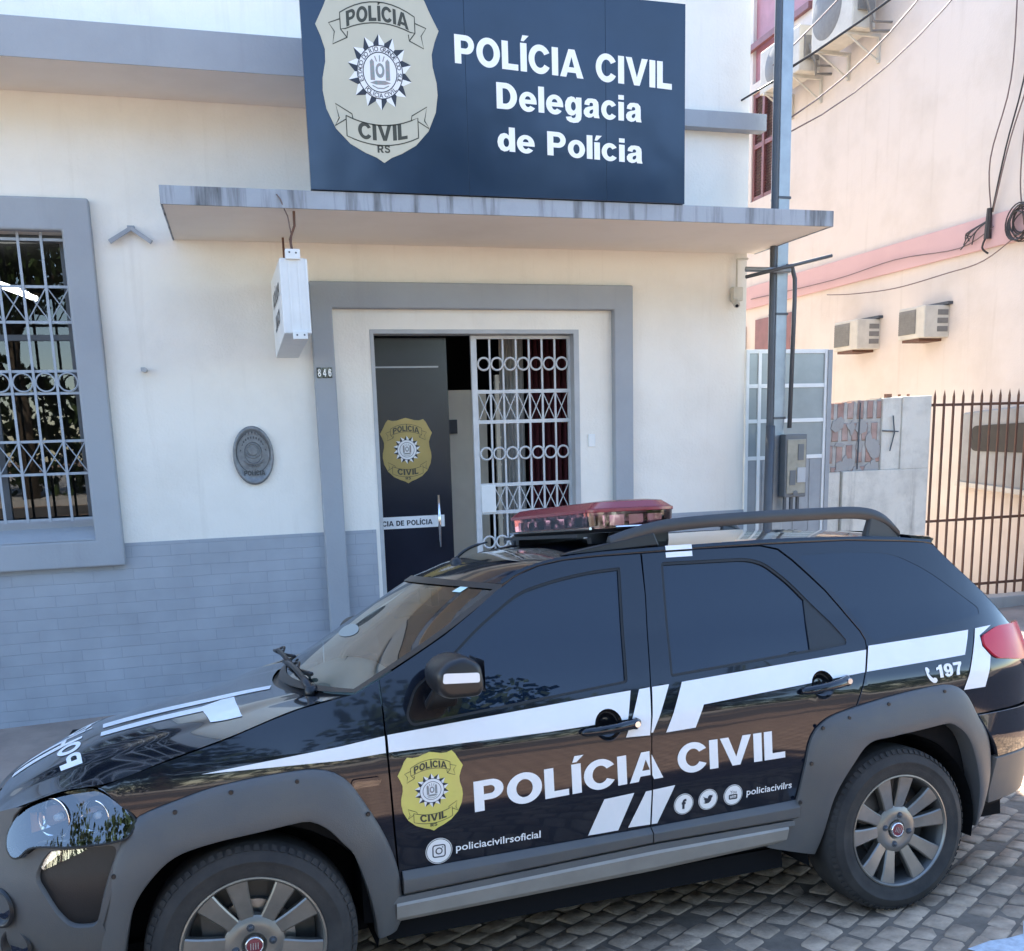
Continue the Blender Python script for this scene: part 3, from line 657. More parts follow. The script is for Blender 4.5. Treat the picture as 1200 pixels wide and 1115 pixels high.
# unseen dark strips added to streak the door reflections; far pavement across the street
rr = random.Random(8)
for y0, y1, mm, nm, zz in ((-9.2, -8.75, 'asphalt', 'added_dark_patch', .004), (-13.1, -10.2, 'asphalt', 'added_dark_strip', .004), (-16.9, -13.7, 'asphalt', 'added_dark_strip', .004), (-40, -17.2, 'concrete', 'far_pavement', .14)):
    b = MB(); n = 60
    for i in range(n + 1):
        x = -30 + i; w0, w1 = (rr.uniform(-.18, .18), rr.uniform(-.25, .25)) if mm == 'asphalt' else (0, 0)
        b.v += [(x, y0 + w0, road_z(x, -12) - .012 + zz), (x, y1 + w1, road_z(x, -12) - .012 + zz), (x, y1 + w1, road_z(x, -12) - .03)]
    b.f = [(i * 3 + j, i * 3 + 3 + j, i * 3 + 4 + j, i * 3 + 1 + j) for i in range(n) for j in range(2)]
    tag(b.build(nm, M[mm]), kind='structure')
# worn white parking line beside the car
ln = MB(); rr = random.Random(5)
pts = [(2.43, -.37), (2.55, -.352), (2.62, -.362), (2.70, -.358), (2.79, -.275), (2.95, -.25), (3.3, -.22), (3.7, -.18)]
lo = [(x + .15, y - .34) for x, y in pts]
for i in range(len(pts) - 1):
    for k in range(5):
        qs = []
        for (pa, pb) in ((pts[i], pts[i + 1]), (lo[i], lo[i + 1])): qs.append(pa); qs.append(pb)
        y0, y1 = k / 5, (k + 1) / 5
        f = lambda A, B, t: car_ground(A[0] + (B[0] - A[0]) * t, A[1] + (B[1] - A[1]) * t) + CEZ * .006
        ln.quad(f(qs[0], qs[2], y0), f(qs[1], qs[3], y0), f(qs[1], qs[3], y1), f(qs[0], qs[2], y1))
tag(ln.build('road_marking', M['roadpaint']), kind='structure')

# ------------------------------------------------------------------ police station
ST = empty('police_station'); tag(ST, 'white single-storey police station with blue grey trim, flat canopy and open grille door', 'building')
LX, RX, TOPZ = -9.0, 4.143, 7.6
wx0, wx1, wz0, wz1 = -2.75, -1.043, 1.208, 3.300
dx0, dx1, dz1 = .998, 2.660, 2.667
w = MB(); T = .25
w.box(LX, wx0, 0, T, -.3, TOPZ); w.box(wx0, wx1, 0, T, -.3, wz0); w.box(wx0, wx1, 0, T, wz1, TOPZ)
w.box(wx1, dx0, 0, T, -.3, TOPZ); w.box(dx0, dx1, 0, T, dz1, TOPZ); w.box(dx1, RX, 0, T, -.3, TOPZ)
w.box(RX - T, RX, T, 12, -.3, TOPZ); w.box(LX, LX + T, T, 12, -.3, TOPZ); w.box(LX, RX, 12, 12.2, -.3, TOPZ); w.box(LX + T, RX - T, T, 12, 5.6, 5.8)
wall = w.build('wall', M['wall'], ST)
pb = MB(); pz = lambda x: 1.168 + .004 * math.sin(x * 2)
for a, c in ((LX, .568), (.726, dx0 - .03), (dx1 + .03, 2.94), (3.10, RX + .006)):
    pb.box(a, c, -.007, .001, -.3, 1.167)
pb.box(RX - .001, RX + .006, .001, 3.0, -.3, 1.167)
pb.build('painted_brick_base', M['base'], ST)
# window: raised surround, recessed pane, painted grille
fr = MB()
ox0, ox1, oz0, oz1 = wx0 - .18, -.860, 1.013, 3.512
def ring_frame(b, O_, I_, y0, closed=True):
    """raised band round an opening, mitred corners, one piece"""
    n = len(O_); k = len(b.v); b.v += [(x, y0, z) for x, z in O_] + [(x, y0, z) for x, z in I_] + [(x, 0, z) for x, z in O_] + [(x, 0, z) for x, z in I_]
    for i in range(n if closed else n - 1):
        j = (i + 1) % n; b.f += [(k + i, k + j, k + n + j, k + n + i), (k + i, k + 2 * n + i, k + 2 * n + j, k + j), (k + n + i, k + n + j, k + 3 * n + j, k + 3 * n + i)]
    return b
ring_frame(fr, [(ox0, oz0), (ox1, oz0), (ox1, oz1), (ox0, oz1)], [(wx0, wz0), (wx1, wz0), (wx1, wz1), (wx0, wz1)], -.07)
win = fr.build('window', M['trim'], ST, bevel=.014, seg=3)
si = MB(); si.hexa([(wx0, -.068, wz0 + .001), (wx1, -.068, wz0 + .001), (wx1, .10, wz0 + .001), (wx0, .10, wz0 + .001)], [(wx0, -.066, wz0 + .006), (wx1, -.066, wz0 + .006), (wx1, .10, wz0 + .085), (wx0, .10, wz0 + .085)])
si.box(wx0, wx1, .10, .16, wz0 + .002, 1.345)
si.build('sill', M['trim'], win)
wf = MB(); wf.box(wx0, wx1, .10, .16, wz1 - .05, wz1 - .001); wf.box(wx1 - .05, wx1 - .001, .10, .16, 1.345, wz1 - .05); wf.box(wx0, wx0 + .05, .10, .16, 1.345, wz1 - .05)
for x in (-1.62, -2.2): wf.box(x - .025, x + .025, .10, .15, 1.345, wz1 - .05)
wf.box(wx0, wx1, .105, .145, 2.60, 2.64)
wf.build('frame', M['pipe'], win)
wp = MB(); wp.quad((wx0, .125, 1.345), (wx1, .125, 1.345), (wx1, .125, wz1), (wx0, .125, wz1)); wp.build('pane', M['winglass'], win)
gr = MB(); gy = .02; rails = [1.36, 1.680, 1.908, 2.236, 2.386, 2.714, 2.948, 3.255]
xv = [wx1 - .004 - .1445 * k for k in range(12)]
for z in rails: gr.box(wx0, wx1, gy - .004, gy + .004, z - .009, z + .009)
for x in xv: gr.box(x - .0085, x + .0085, gy - .012, gy - .0045, 1.345, wz1)
for a, c in zip(xv, xv[1:]):
    for z0, z1 in ((1.680, 1.908), (2.714, 2.948)):
        gr.tube([(c, gy - .002, z0), (a, gy - .002, z1)], .0045, 5); gr.tube([(a, gy + .006, z0), (c, gy + .006, z1)], .0045, 5)
    gr.tube(ring_pts(((a + c) / 2, gy - .008, 2.311), (1, 0, 0), (0, 0, 1), .062, 22), .006, 6, close=True)
gr.build('grille', M['grille'], win)
# cornice slab left of the sign and the shallow band right of it
c = MB(); c.box(LX, 1.2, -.614, -.001, 4.180, 4.40); c.build('cornice', M['soffit'], ST)
c = MB(); c.box(LX, 1.2, -.622, -.615, 4.176, 4.405); c.box(1.201, RX + .1, -.10, -.001, 4.19, 4.315); c.build('cornice_face', M['trim'], ST, bevel=.006)
# canopy
cx0, cx1, cyf, cz0, cz1 = -.344, 4.217, -1.0907, 3.267, 3.3735
c = MB(); c.box(cx0 + .012, cx1 - .012, cyf + .014, -.001, cz0 + .004, cz1 - .004); can = c.build('canopy', M['soffit'], ST)
c = MB(); c.box(cx0, cx1, cyf, cyf + .012, cz0, cz1); c.box(cx0, cx0 + .011, cyf + .0125, -.001, cz0, cz1); c.box(cx1 - .011, cx1, cyf + .0125, -.001, cz0, cz1); c.box(cx0 + .011, cx1 - .011, cyf + .0125, -.001, cz1 - .003, cz1 + .001)
c.build('fascia', M['fascia'], can, bevel=.004)
# door surround
d = MB(); a0, a1, b0, b1 = .568, 3.100, .725, 2.9385
ring_frame(d, [(a0, -.3), (a0, 3.0), (a1, 3.0), (a1, -.3)], [(b0, -.3), (b0, 2.812), (b1, 2.812), (b1, -.3)], -.07, False)
d.build('door_surround', M['trim'], ST, bevel=.012, seg=3)
j = MB(); j.box(dx0 - .0, dx0 + .03, -.006, .16, .05, dz1 - .03); j.box(dx1 - .045, dx1, -.006, .16, .05, dz1 - .03); j.box(dx0, dx1, -.006, .16, dz1 - .032, dz1)
j.build('door_frame', M['jamb'], ST, bevel=.003)
j = MB(); j.box(dx0, dx1, -.05, 1.0, -.1, .06); j.build('door_step', M['concrete'], ST)
# dark leaf with the shield, standing a little inside
lf = MB(); lf.box(1.03, 1.632, .235, .275, .06, 2.63); leaf = lf.build('door_leaf', M['doornavy'], ST, bevel=.003)
lf = MB(); lf.box(1.03, 1.56, .229, .2345, 1.14, 1.235); lb = lf.build('door_band', M['white'], leaf)
sheet('band_lettering', M['inkblue'], lb, place_text('DELEGACIA DE POLÍCIA', .84, 1.163, .042, .62, .02), lambda u, v: (u, .228, v), 0)
lb = MB(); lb.box(1.031, 1.56, .2305, .2335, 2.40, 2.412); lb.build('transom_line', M['jamb'], leaf)
h = MB(); h.tube([(1.508, .175, .98), (1.508, .175, 1.40)], .013, 8); h.tube([(1.508, .24, 1.36), (1.508, .175, 1.36)], .009, 6); h.tube([(1.508, .24, 1.02), (1.508, .175, 1.02)], .009, 6); h.build('pull_handle', M['chrome'], leaf, smooth=True)
badge(leaf, lambda u, v: (1.279 + u * .513, .2345, 1.500 + v * .515), .002, .0012, M['golddk'], detail=False)
# white grille leaf
gt = MB(); gy = .10; gx0, gx1 = 1.795, 2.615
gt.box(gx0, gx0 + .045, gy - .015, gy + .015, .06, 2.63); gt.box(gx1 - .02, gx1, gy - .015, gy + .015, .06, 2.63)
for z in (1.965, 2.20, 1.245, 1.465, .52, .75): gt.box(gx0 + .045, gx1 - .02, gy - .012, gy + .012, z - .014, z + .014)
gt.box(gx0 + .045, gx1 - .02, gy - .012, gy + .012, 2.605, 2.63); gt.box(gx0 + .045, gx1 - .02, gy - .012, gy + .012, .065, .10)
gate = gt.build('grille_door', M['gatewhite'], ST)
bars = MB(); n = 7; xg = [gx0 + .045 + (gx1 - .02 - gx0 - .045) * k / n for k in range(n + 1)]
for x in xg[1:-1]: bars.box(x - .007, x + .007, gy - .007, gy + .007, .10, 2.605)
bars.build('bar', M['gatewhite'], gate)
for a, c in zip(xg, xg[1:]):
    for z in (2.413, 1.715, 1.005):
        rg = MB(); rg.tube(ring_pts(((a + c) / 2, gy - .018, z), (1, 0, 0), (0, 0, 1), .047, 24), .0085, 6, close=True); rg.build('ring', M['gatewhite'], gate, smooth=True)
for z0, z1 in ((1.965, 2.20), (1.245, 1.465), (.52, .75)):
    cr_ = MB()
    for a, c in zip(xg, xg[1:]): cr_.tube([(a, gy, z0), (c, gy, z1)], .0042, 5); cr_.tube([(c, gy + .006, z0), (a, gy + .006, z1)], .0042, 5)
    cr_.build('cross_rods', M['gatewhite'], gate)
lk = MB(); lk.box(gx0 + .0455, gx0 + .165, gy - .022, gy + .022, 1.245, 1.465); lk.build('lock_plate', M['aluwhite'], gate, bevel=.004)
b = MB(); b.box(2.728, 2.787, -.012, -.001, 1.745, 1.846); b.build('switch_plate', M['aluwhite'], ST, bevel=.004)
# rooms behind the openings
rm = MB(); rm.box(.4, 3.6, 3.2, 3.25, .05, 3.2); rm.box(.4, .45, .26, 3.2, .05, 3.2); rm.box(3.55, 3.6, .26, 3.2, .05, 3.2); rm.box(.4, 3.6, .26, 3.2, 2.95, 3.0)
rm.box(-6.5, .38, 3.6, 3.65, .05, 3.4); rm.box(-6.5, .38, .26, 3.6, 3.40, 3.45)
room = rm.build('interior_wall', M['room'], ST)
rm = MB(); rm.box(.45, 3.55, .262, 3.2, .0, .07); rm.build('interior_floor', M['redfloor'], ST)
rm = MB(); rm.box(1.55, 2.10, .85, .90, .70, 2.25); rm.build('interior_panel', M['roombeige'], ST)
rm = MB(); rm.box(1.75, 1.83, .83, .849, 1.88, 2.0); rm.build('notice', M['inkblue'], ST)
cu = MB()
cu.grid(lambda u, v: (2.20 + .22 * u, .75 + .02 * math.sin(u * 40), .2 + 2.6 * v), 40, 1); cu.build('grey_curtain', M['roomgrey'], ST)
cu = MB(); cu.grid(lambda u, v: (2.46 + .50 * u, .80 + .025 * math.sin(u * 60), .2 + 2.65 * v), 60, 1); cu.build('red_curtain', M['roomred'], ST)
cu = MB(); cu.box(2.12, 2.155, .60, .64, .1, 2.36)
for k in range(9): cu.box(2.117, 2.158, .595, .6405, .45 + k * .23, .468 + k * .23)
cu.build('banner_roll', M['roombeige'], ST)

tl = MB(); tl.tube([(-1.98, .9, 3.22), (-1.42, .62, 2.98)], .020, 8); tl.tube([(-1.94, .98, 3.20), (-1.38, .70, 2.96)], .020, 8)
o = tl.build('fluorescent_lamp', M['tube'], smooth=True); tag(o, 'pair of lit fluorescent tubes behind the barred window', 'lamp')

# ------------------------------------------------------------------ sign board on the canopy
sx0, sx1, sz0, sz1, sy = .539, 3.040, 3.378, 4.617, -1.105
SB = empty('sign_board', (1.79, sy, sz0)); tag(SB, 'navy blue police sign board with gold shield and white lettering on the canopy', 'sign')
def at(x, y, z): return (x - 1.79, y - sy, z - sz0)
b = MB()
for a, c in ((sx0, 1.536), (1.5375, 2.473), (2.4745, sx1)):
    b.box(a - 1.79, c - 1.79, 0, .04, 0, sz1 - sz0)
b.build('panel', M['signblue'], SB, bevel=.0015)
b = MB(); b.box(sx0 - 1.79 + .01, sx1 - 1.79 - .01, .0405, .07, .01, sz1 - sz0 - .01); b.build('backing_frame', M['galv'], SB)
sm = lambda u, v: at(u, sy - .0005, v)
txt = merge(place_text('POLÍCIA CIVIL', 1.470, 4.152, .166, 1.472, .030, slope=-.043), place_text('Delegacia', 1.732, 3.905, .155, .992, .030, slope=-.030), place_text('de Polícia', 1.730, 3.655, .145, 1.0, .030, slope=-.035))
sheet('lettering', M['letter'], SB, txt, sm, .0015)
badge(SB, lambda u, v: at(.998 + u * .925 + (v - .5) * .0, sy - .0005, 3.548 + v * 1.005 + u * .02), .0025, .0008, M['goldsign'])
# leftovers on the front wall
b = MB(); b.box(-.632, -.584, -.035, -.001, 3.322, 3.352)
lamp = b.build('lamp_bracket', M['trim'], bevel=.004); tag(lamp, 'small blue grey two-armed lamp bracket on the white wall', 'bracket')
for e, z in ((-.752, 3.232), (-.481, 3.235)):
    q = MB(); q.hexa([(-.608 + (-.012 if e < -.6 else 0), -.05, 3.318), (-.608 + (0 if e < -.6 else .012), -.05, 3.318), (e + (.024 if e < -.6 else 0), -.07, z - .004), (e - (0 if e < -.6 else .024), -.07, z - .004)],
                     [(-.62, -.012, 3.345), (-.596, -.012, 3.345), (e + .012, -.012, z + .022), (e - .012, -.012, z + .022)]); q.v = q.v
    arm = MB(); arm.tube([(-.608, -.03, 3.335), (e, -.045, z + .008)], [.018, .020], 4); arm.build('bracket_arm', M['trim'], lamp)
b = MB(); b.tube([(-.605, -.07, 2.385), (-.605, 0, 2.385)], .018, 8); b.box(-.63, -.60, -.06, -.03, 2.375, 2.402)
o = b.build('pipe_stub', M['jamb'], bevel=.003); tag(o, 'short cut pipe stub sticking out of the white wall right of the window', 'pipe')
# oval plaque
PL_ = MB(); prof = [(.0, -.020), (.10, -.020), (.125, -.018), (.130, -.028), (.145, -.026), (.147, -.0005)]
PL_.lathe(prof, n=40, d=(0, -1, 0)); PL_.v = [(x, -abs(y) if y else y, z * 1.47) for x, y, z in [(v[0], -abs(v[1]), v[2]) for v in PL_.v]]
pq = PL_.build('wall_plaque', M['bronze'], smooth=True); pq.location = (.091, 0, 1.764); tag(pq, 'weathered oval metal plaque with raised crest on the white wall', 'plaque')
fp = lambda u, v: (u, -.0205, v)
sheet('plaque_lettering', M['bronzedk'], pq, merge(place_text('DA', 0, -.085, .018, None, .01, anchor='m'), place_text('POLÍCIA', 0, -.145, .036, .15, .02, anchor='m')), fp, .004, skirt=.004)
b = MB()
for r_ in (.062, .118): b.tube(ring_pts((0, -.021, .02), (1, 0, 0), (0, 0, 1.25), r_, 36), .0022, 5, close=True)
for k in range(14):
    t = math.pi * (.05 + .90 * k / 13); c_ = (.090 * math.cos(t), .02 + .112 * math.sin(t)); b.box(c_[0] - .005, c_[0] + .005, -.0225, -.0195, c_[1] - .008, c_[1] + .008)
b.build('plaque_lines', M['bronzedk'], pq)
b = MB(); b.lathe([(.0, .012), (.030, .012), (.034, .008), (.034, 0)], (0, -.020, .035), 24, (0, -1, 0)); b.lathe([(.044, 0), (.048, .007), (.054, .007), (.058, 0)], (0, -.020, .035), 28, (0, -1, 0))
b.tube([(-.07, -.022, -.035), (-.035, -.026, -.058), (0, -.026, -.064), (.035, -.026, -.058), (.07, -.022, -.035)], .006, 6); b.tube([(-.06, -.022, -.052), (-.03, -.026, -.074), (0, -.026, -.079), (.03, -.026, -.074), (.06, -.022, -.052)], .004, 6)
for k in range(16):
    t = math.pi * (-.15 + 1.3 * k / 15); b.box(.085 * math.cos(t) - .006, .085 * math.cos(t) + .006, -.026, -.019, .05 + .115 * math.sin(t) - .010, .05 + .115 * math.sin(t) + .010)
b.build('plaque_crest', M['bronze'], pq, smooth=False)
# house number
HN = empty('house_number', (.642, -.07, 2.35)); tag(HN, 'black house number tiles 846 on the door surround', 'number plate')
for k, ch in enumerate('846'):
    x = -.055 + k * .038
    b = MB(); b.box(x, x + .034, -.007, 0, -.038, .038); t = b.build('number_tile', M['gloss'], HN, bevel=.002)
    sheet('digit', M['letter'], t, place_text(ch, x + .017, -.027, .054, .023, .002, anchor='m'), lambda u, v: (u, -.0075, v), .0006)
# projecting light box
LB = empty('light_box_sign', (.40, -.55, 3.0)); tag(LB, 'white double-sided light box sign hanging under the canopy end-on', 'sign')
def lbp(x, y, z): return (x - .40, y + .55, z - 3.0)
fB = [(.322, -1.05, 2.531), (.493, -1.05, 2.531), (.484, -1.05, 2.983), (.322, -1.05, 2.985)]; bB = [(.300, -.10, 2.455), (.462, -.10, 2.455), (.462, -.10, 2.985), (.300, -.10, 2.985)]
b = MB(); b.hexa([lbp(*q) for q in (fB[0], fB[1], bB[1], bB[0])], [lbp(*q) for q in (fB[3], fB[2], bB[2], bB[3])]); b.build('case', M['aluwhite'], LB, bevel=.006)
b = MB()
for x in (.322, .372, .43, .478): b.hexa([lbp(x, -1.056, 2.532), lbp(x + .012, -1.056, 2.532), lbp(x + .012, -1.0495, 2.532), lbp(x, -1.0495, 2.532)], [lbp(x, -1.056, 2.98), lbp(x + .012, -1.056, 2.98), lbp(x + .012, -1.0495, 2.98), lbp(x, -1.0495, 2.98)])
b.build('edge_rib', M['aluwhite'], LB)
b = MB(); b.hexa([lbp(.36, -1.07, 2.975), lbp(.45, -1.07, 2.975), lbp(.45, -1.01, 2.975), lbp(.36, -1.01, 2.975)], [lbp(.36, -1.07, 3.035), lbp(.45, -1.07, 3.035), lbp(.45, -1.01, 3.035), lbp(.36, -1.01, 3.035)])
b.hexa([lbp(.375, -1.07, 2.495), lbp(.465, -1.07, 2.495), lbp(.465, -1.02, 2.495), lbp(.375, -1.02, 2.495)], [lbp(.375, -1.07, 2.545), lbp(.465, -1.07, 2.545), lbp(.465, -1.02, 2.545), lbp(.375, -1.02, 2.545)])
b.build('end_clip', M['aluwhite'], LB, bevel=.003)
b = MB()
for x, z in ((.385, 3.015), (.425, 3.012), (.40, 2.52), (.445, 2.52)): b.disc(lbp(x, -1.0715, z), .006, (0, -1, 0), 10)
b.build('screw', M['pipe'], LB)
q = lambda u, v: Vector(lbp(.3205 - .0215 * u, -1.0 + .86 * u, 2.56 + .38 * v + -.07 * u * (1 - v)))
sheet('side_lettering', M['inkblue'], LB, merge(place_text('POLÍCIA', .16, .60, .22, .68, .02), place_text('CIVIL', .25, .22, .22, .5, .02)), q, .002, center=(1, 0, 0))
b = MB(); b.tube([lbp(.405, -1.03, 3.03), lbp(.398, -1.02, 3.10), lbp(.43, -1.02, 3.18), lbp(.432, -1.02, 3.266)], .008, 6); b.tube([lbp(.40, -.2, 2.98), lbp(.40, -.2, 3.266)], .008, 6); b.build('hanger', M['rust'], LB)
w2 = MB(); w2.tube([(.330, -1.095, 3.345), (.352, -1.097, 3.315), (.372, -1.08, 3.262), (.392, -1.03, 3.235), (.41, -1.0, 3.12), (.40, -1.0, 3.04)], .004, 5)
o = w2.build('sign_cable', M['cablebr'], smooth=True); tag(o, 'thin cable running from the canopy edge down to the light box', 'cable')
# camera under the canopy
CM = empty('security_camera', (4.03, -.01, 2.95)); tag(CM, 'small cream security camera with conduit at the wall corner under the canopy', 'camera')
b = MB(); b.box(-.045, .045, -.06, 0, -.06, .05); b.build('junction_box', M['acwhite'], CM, bevel=.006)
b = MB(); b.tube([(0, -.03, .05), (.0, -.03, .27)], .009, 6); b.tube([(.0, -.03, .27), (.10, -.03, .275)], .009, 6); b.build('conduit', M['acwhite'], CM)
b = MB(); b.tube([(-.02, -.055, -.07), (-.035, -.10, -.10)], [.030, .027], 12); b.tube([(-.035, -.10, -.10), (-.038, -.108, -.106)], .018, 10); b.build('camera_body', M['acwhite'], CM, smooth=False)
b = MB(); b.disc((-.0385, -.1095, -.107), .014, (-.3, -.8, -.55), 12); b.build('lens', M['gloss'], CM)

# ------------------------------------------------------------------ steel post with the meter
UP = empty('utility_post', (4.262, -.30, walk_z(4.2))); tag(UP, 'tall galvanised steel post standing at the station corner', 'post'); up0 = walk_z(4.2)
b = MB(); b.box(-.048, .052, -.05, .05, 0, 7.6); b.build('mast', M['galv'], UP, bevel=.006)
b = MB(); b.tube([(-.075, -.03, .0), (-.078, -.035, 1.0), (-.072, -.03, 2.0), (-.075, -.035, 4.5), (-.07, -.03, 7.6)], .028, 8); b.build('conduit', M['pipe'], UP, smooth=True)
b = MB(); b.tube([(.02, -.07, 3.12 - up0), (.07, -.08, 3.10 - up0), (.095, -.08, 3.02 - up0), (.098, -.08, 2.85 - up0), (.08, -.08, 1.85 - up0)], .018, 8); b.tube([(-.13, -.09, .1), (-.11, -.09, .9), (-.10, -.09, 1.85)], .038, 8); b.build('service_pipe', M['pipe'], UP, smooth=True)
b = MB()
for z in (2.72, 1.9, 3.6): b.box(-.055, .059, -.056, .056, z, z + .018)
b.build('strap', M['pipe'], UP)
b = MB(); b.tube([(3.90, -.42, 3.02), (4.66, -.42, 3.195)], .014, 8); o = b.build('pipe_arm', M['pipe'], UP, smooth=True); o.location = (-4.262, .30, -up0)
b = MB(); b.tube([(3.92, -.38, 3.085), (4.30, -.40, 3.08)], .020, 8); o = b.build('pipe_arm', M['galv'], UP, smooth=True); o.location = (-4.262, .30, -up0)
MT = empty('electric_meter', (4.325, -.40, 1.29)); tag(MT, 'grey electric meter box with a yellowed window on the steel post', 'meter')
b = MB(); b.box(-.06, .14, -.055, .04, 0, .51); b.build('case', M['meter'], MT, bevel=.008)
b = MB(); b.box(-.045, .125, -.064, -.0555, .03, .47); b.build('cover', M['meterwin'], MT, bevel=.006)
b = MB(); b.box(.05, .10, -.072, -.0645, .30, .43); b.box(-.02, .03, -.070, -.0645, .10, .22); b.disc((.03, -.075, .035), .022, (0, -1, 0), 14); b.build('dial', M['meter'], MT)
b = MB(); b.box(.045, .12, -.075, -.0645, .12, .24); b.build('counter', M['jamb'], MT)
for x in (-.03, .03, .09):
    b = MB(); b.tube([(x, -.01, -.12), (x, -.01, 0)], .016, 6); b.build('gland', M['pipe'], MT)

# ------------------------------------------------------------------ glazed gate, wall and fence between the houses
GG = empty('glazed_gate', (4.55, 0, .05)); tag(GG, 'grey metal gate with six frosted panes behind the steel post', 'gate')
z0 = .05; gx = (4.15, 4.94)
b = MB()
for x in (4.16, 4.275, 4.915): b.box(x - 4.55 - .014, x - 4.55 + .014, -.018, .018, 0, 2.505 - z0)
for z in (2.49, 2.205, 1.912, 1.60): b.box(gx[0] - 4.55, gx[1] - 4.55, -.014, .014, z - .016 - z0, z + .016 - z0)
b.build('frame', M['aluwhite'], GG)
for x0_, x1_ in ((4.174, 4.261), (4.289, 4.901)):
    for a, c in ((1.616, 1.896), (1.928, 2.189), (2.221, 2.474)):
        q = MB(); q.box(x0_ - 4.55, x1_ - 4.55, -.004, .004, a - z0, c - z0); q.build('pane', M['frost'], GG)
b = MB(); b.box(gx[0] - 4.55, gx[1] - 4.55, -.008, .008, 0, 1.583 - z0)
for k in range(5): b.box(4.16 + k * .155 - 4.55, 4.17 + k * .155 - 4.55, -.014, -.0085, 0, 1.58 - z0)
b.build('sheet_panel', M['gategrey'], GG)
b = MB(); b.box(4.925 - 4.55, 4.965 - 4.55, -.03, .03, 0, 2.50 - z0); b.build('post', M['gategrey'], GG)
lw0, lw1 = 4.97, 6.003
PW = empty('plaster_wall', (5.5, 0, 0)); tag(PW, 'weathered plaster wall with bare bricks between the gate and the fence', 'wall')
b = MB(); zt = lambda x: 2.045 + (2.095 - 2.045) * min((x - lw0) / .7, 1)
b.box(lw0 - 5.5, 5.10 - 5.5, 0, .16, -.1, 1.45); b.box(5.11 - 5.5, lw1 - 5.5, -.025, .16, -.1, 1.455)
b.hexa([(5.70 - 5.5, -.024, 1.455), (lw1 - 5.5, -.024, 1.455), (lw1 - 5.5, .16, 1.455), (5.70 - 5.5, .16, 1.455)], [(5.70 - 5.5, -.024, 2.094), (lw1 - 5.5, -.024, 2.098), (lw1 - 5.5, .16, 2.098), (5.70 - 5.5, .16, 2.094)])
b.hexa([(5.505 - 5.5, -.010, 1.455), (5.6995 - 5.5, -.010, 1.455), (5.6995 - 5.5, .16, 1.455), (5.505 - 5.5, .16, 1.455)], [(5.505 - 5.5, -.010, 2.084), (5.6995 - 5.5, -.010, 2.09), (5.6995 - 5.5, .16, 2.09), (5.505 - 5.5, .16, 2.084)])
b.build('rendered_wall', M['dwall'], PW, bevel=.006)
b = MB(); rr = random.Random(11)
n = 30
for k in range(n):
    a, c = lw0 + (5.504 - lw0) * k / n, lw0 + (5.504 - lw0) * (k + 1) / n; h = 2.04 + .045 * k / n + rr.uniform(-.012, .006)
    b.box(a - 5.5, c - 5.5 - .0005, .012, .16, 1.452, h)
b.build('bare_brick', M['rbrick'], PW)
b = MB(); rr = random.Random(4)
for k in range(26):
    x = rr.uniform(lw0 + .02, 5.48); z = 1.47 + rr.choice([0, .19, .38]) + rr.uniform(-.02, .05); w_, h_ = rr.uniform(.02, .07), rr.uniform(.02, .11)
    pts = [(x - 5.5 + w_ * math.cos(t * 1.05 + .3) * rr.uniform(.6, 1.1), z + h_ * math.sin(t * 1.05 + .3) * rr.uniform(.6, 1.1)) for t in range(6)]
    b.add([(px, .002 + .003 * rr.random(), max(1.456, min(pz_, 2.035))) for px, pz_ in pts] + [(px, .013, max(1.456, min(pz_, 2.035))) for px, pz_ in pts], [tuple(range(6))] + [(i, (i + 1) % 6, 6 + (i + 1) % 6, 6 + i) for i in range(6)])
b.build('mortar_smear', M['concrete'], PW)
b = MB(); b.tube([(5.60 - 5.5, -.03, 1.93), (5.62 - 5.5, -.03, 1.78), (5.58 - 5.5, -.03, 1.62)], .006, 5); b.tube([(5.50 - 5.5, -.02, 1.80), (5.66 - 5.5, -.03, 1.79)], .006, 5); b.tube([(5.27 - 5.5, -.0, 1.47), (5.28 - 5.5, -.0, 2.05)], .006, 5); b.build('old_pipe', M['pipe'], PW)
FN_ = empty('iron_fence', (6.6, 0, walk_z(6.6))); tag(FN_, 'rusty brown iron bar fence with spiked tops beside the plaster wall', 'fence'); fz = walk_z(6.6)
fx = lambda x: x - 6.6
k = 0
x = 6.028
while x < 7.24:
    b = MB(); q = fx(x); zb, ztop = .235 - fz, 2.085 - fz
    b.box(q - .008, q + .008, -.038, -.022, zb, ztop); b.add([(q - .008, -.038, ztop), (q + .008, -.038, ztop), (q + .008, -.022, ztop), (q - .008, -.022, ztop), (q, -.03, ztop + .065)], [(0, 1, 4), (1, 2, 4), (2, 3, 4), (3, 0, 4)])
    b.build('bar', M['rust'], FN_); x += .1015
for z in (2.013, .965, .342):
    b = MB(); b.box(fx(6.006), fx(7.29), -.0215, -.010, z - .012 - fz, z + .012 - fz); b.build('rail', M['rust'], FN_)
b = MB()
for x in (5.70, 5.81, 5.905): b.box(fx(x) - .008, fx(x) + .008, .165, .185, 1.6 - fz, 2.12 - fz)
b.box(fx(5.66), fx(5.72), .16, .19, 2.08 - fz, 2.125 - fz); b.build('spike_row', M['rust'], FN_)
b = MB(); b.box(fx(6.003), fx(7.35), -.06, .12, -.05, .205 - fz); b.build('plinth', M['concrete'], FN_, bevel=.01)
b = MB(); zq = road_z(5.0, -2.7); b.tube([(5.06, -2.30, walk_z(5.06)), (5.06, -2.30, 1.02)], .045, 12); b.tube([(5.06, -2.30, 1.02), (5.06, -2.30, 1.035)], [.045, .03], 12)
o = b.build('bollard', M['galv'], smooth=False, angle=40); tag(o, 'grey steel bollard at the right edge behind the police car', 'bollard')

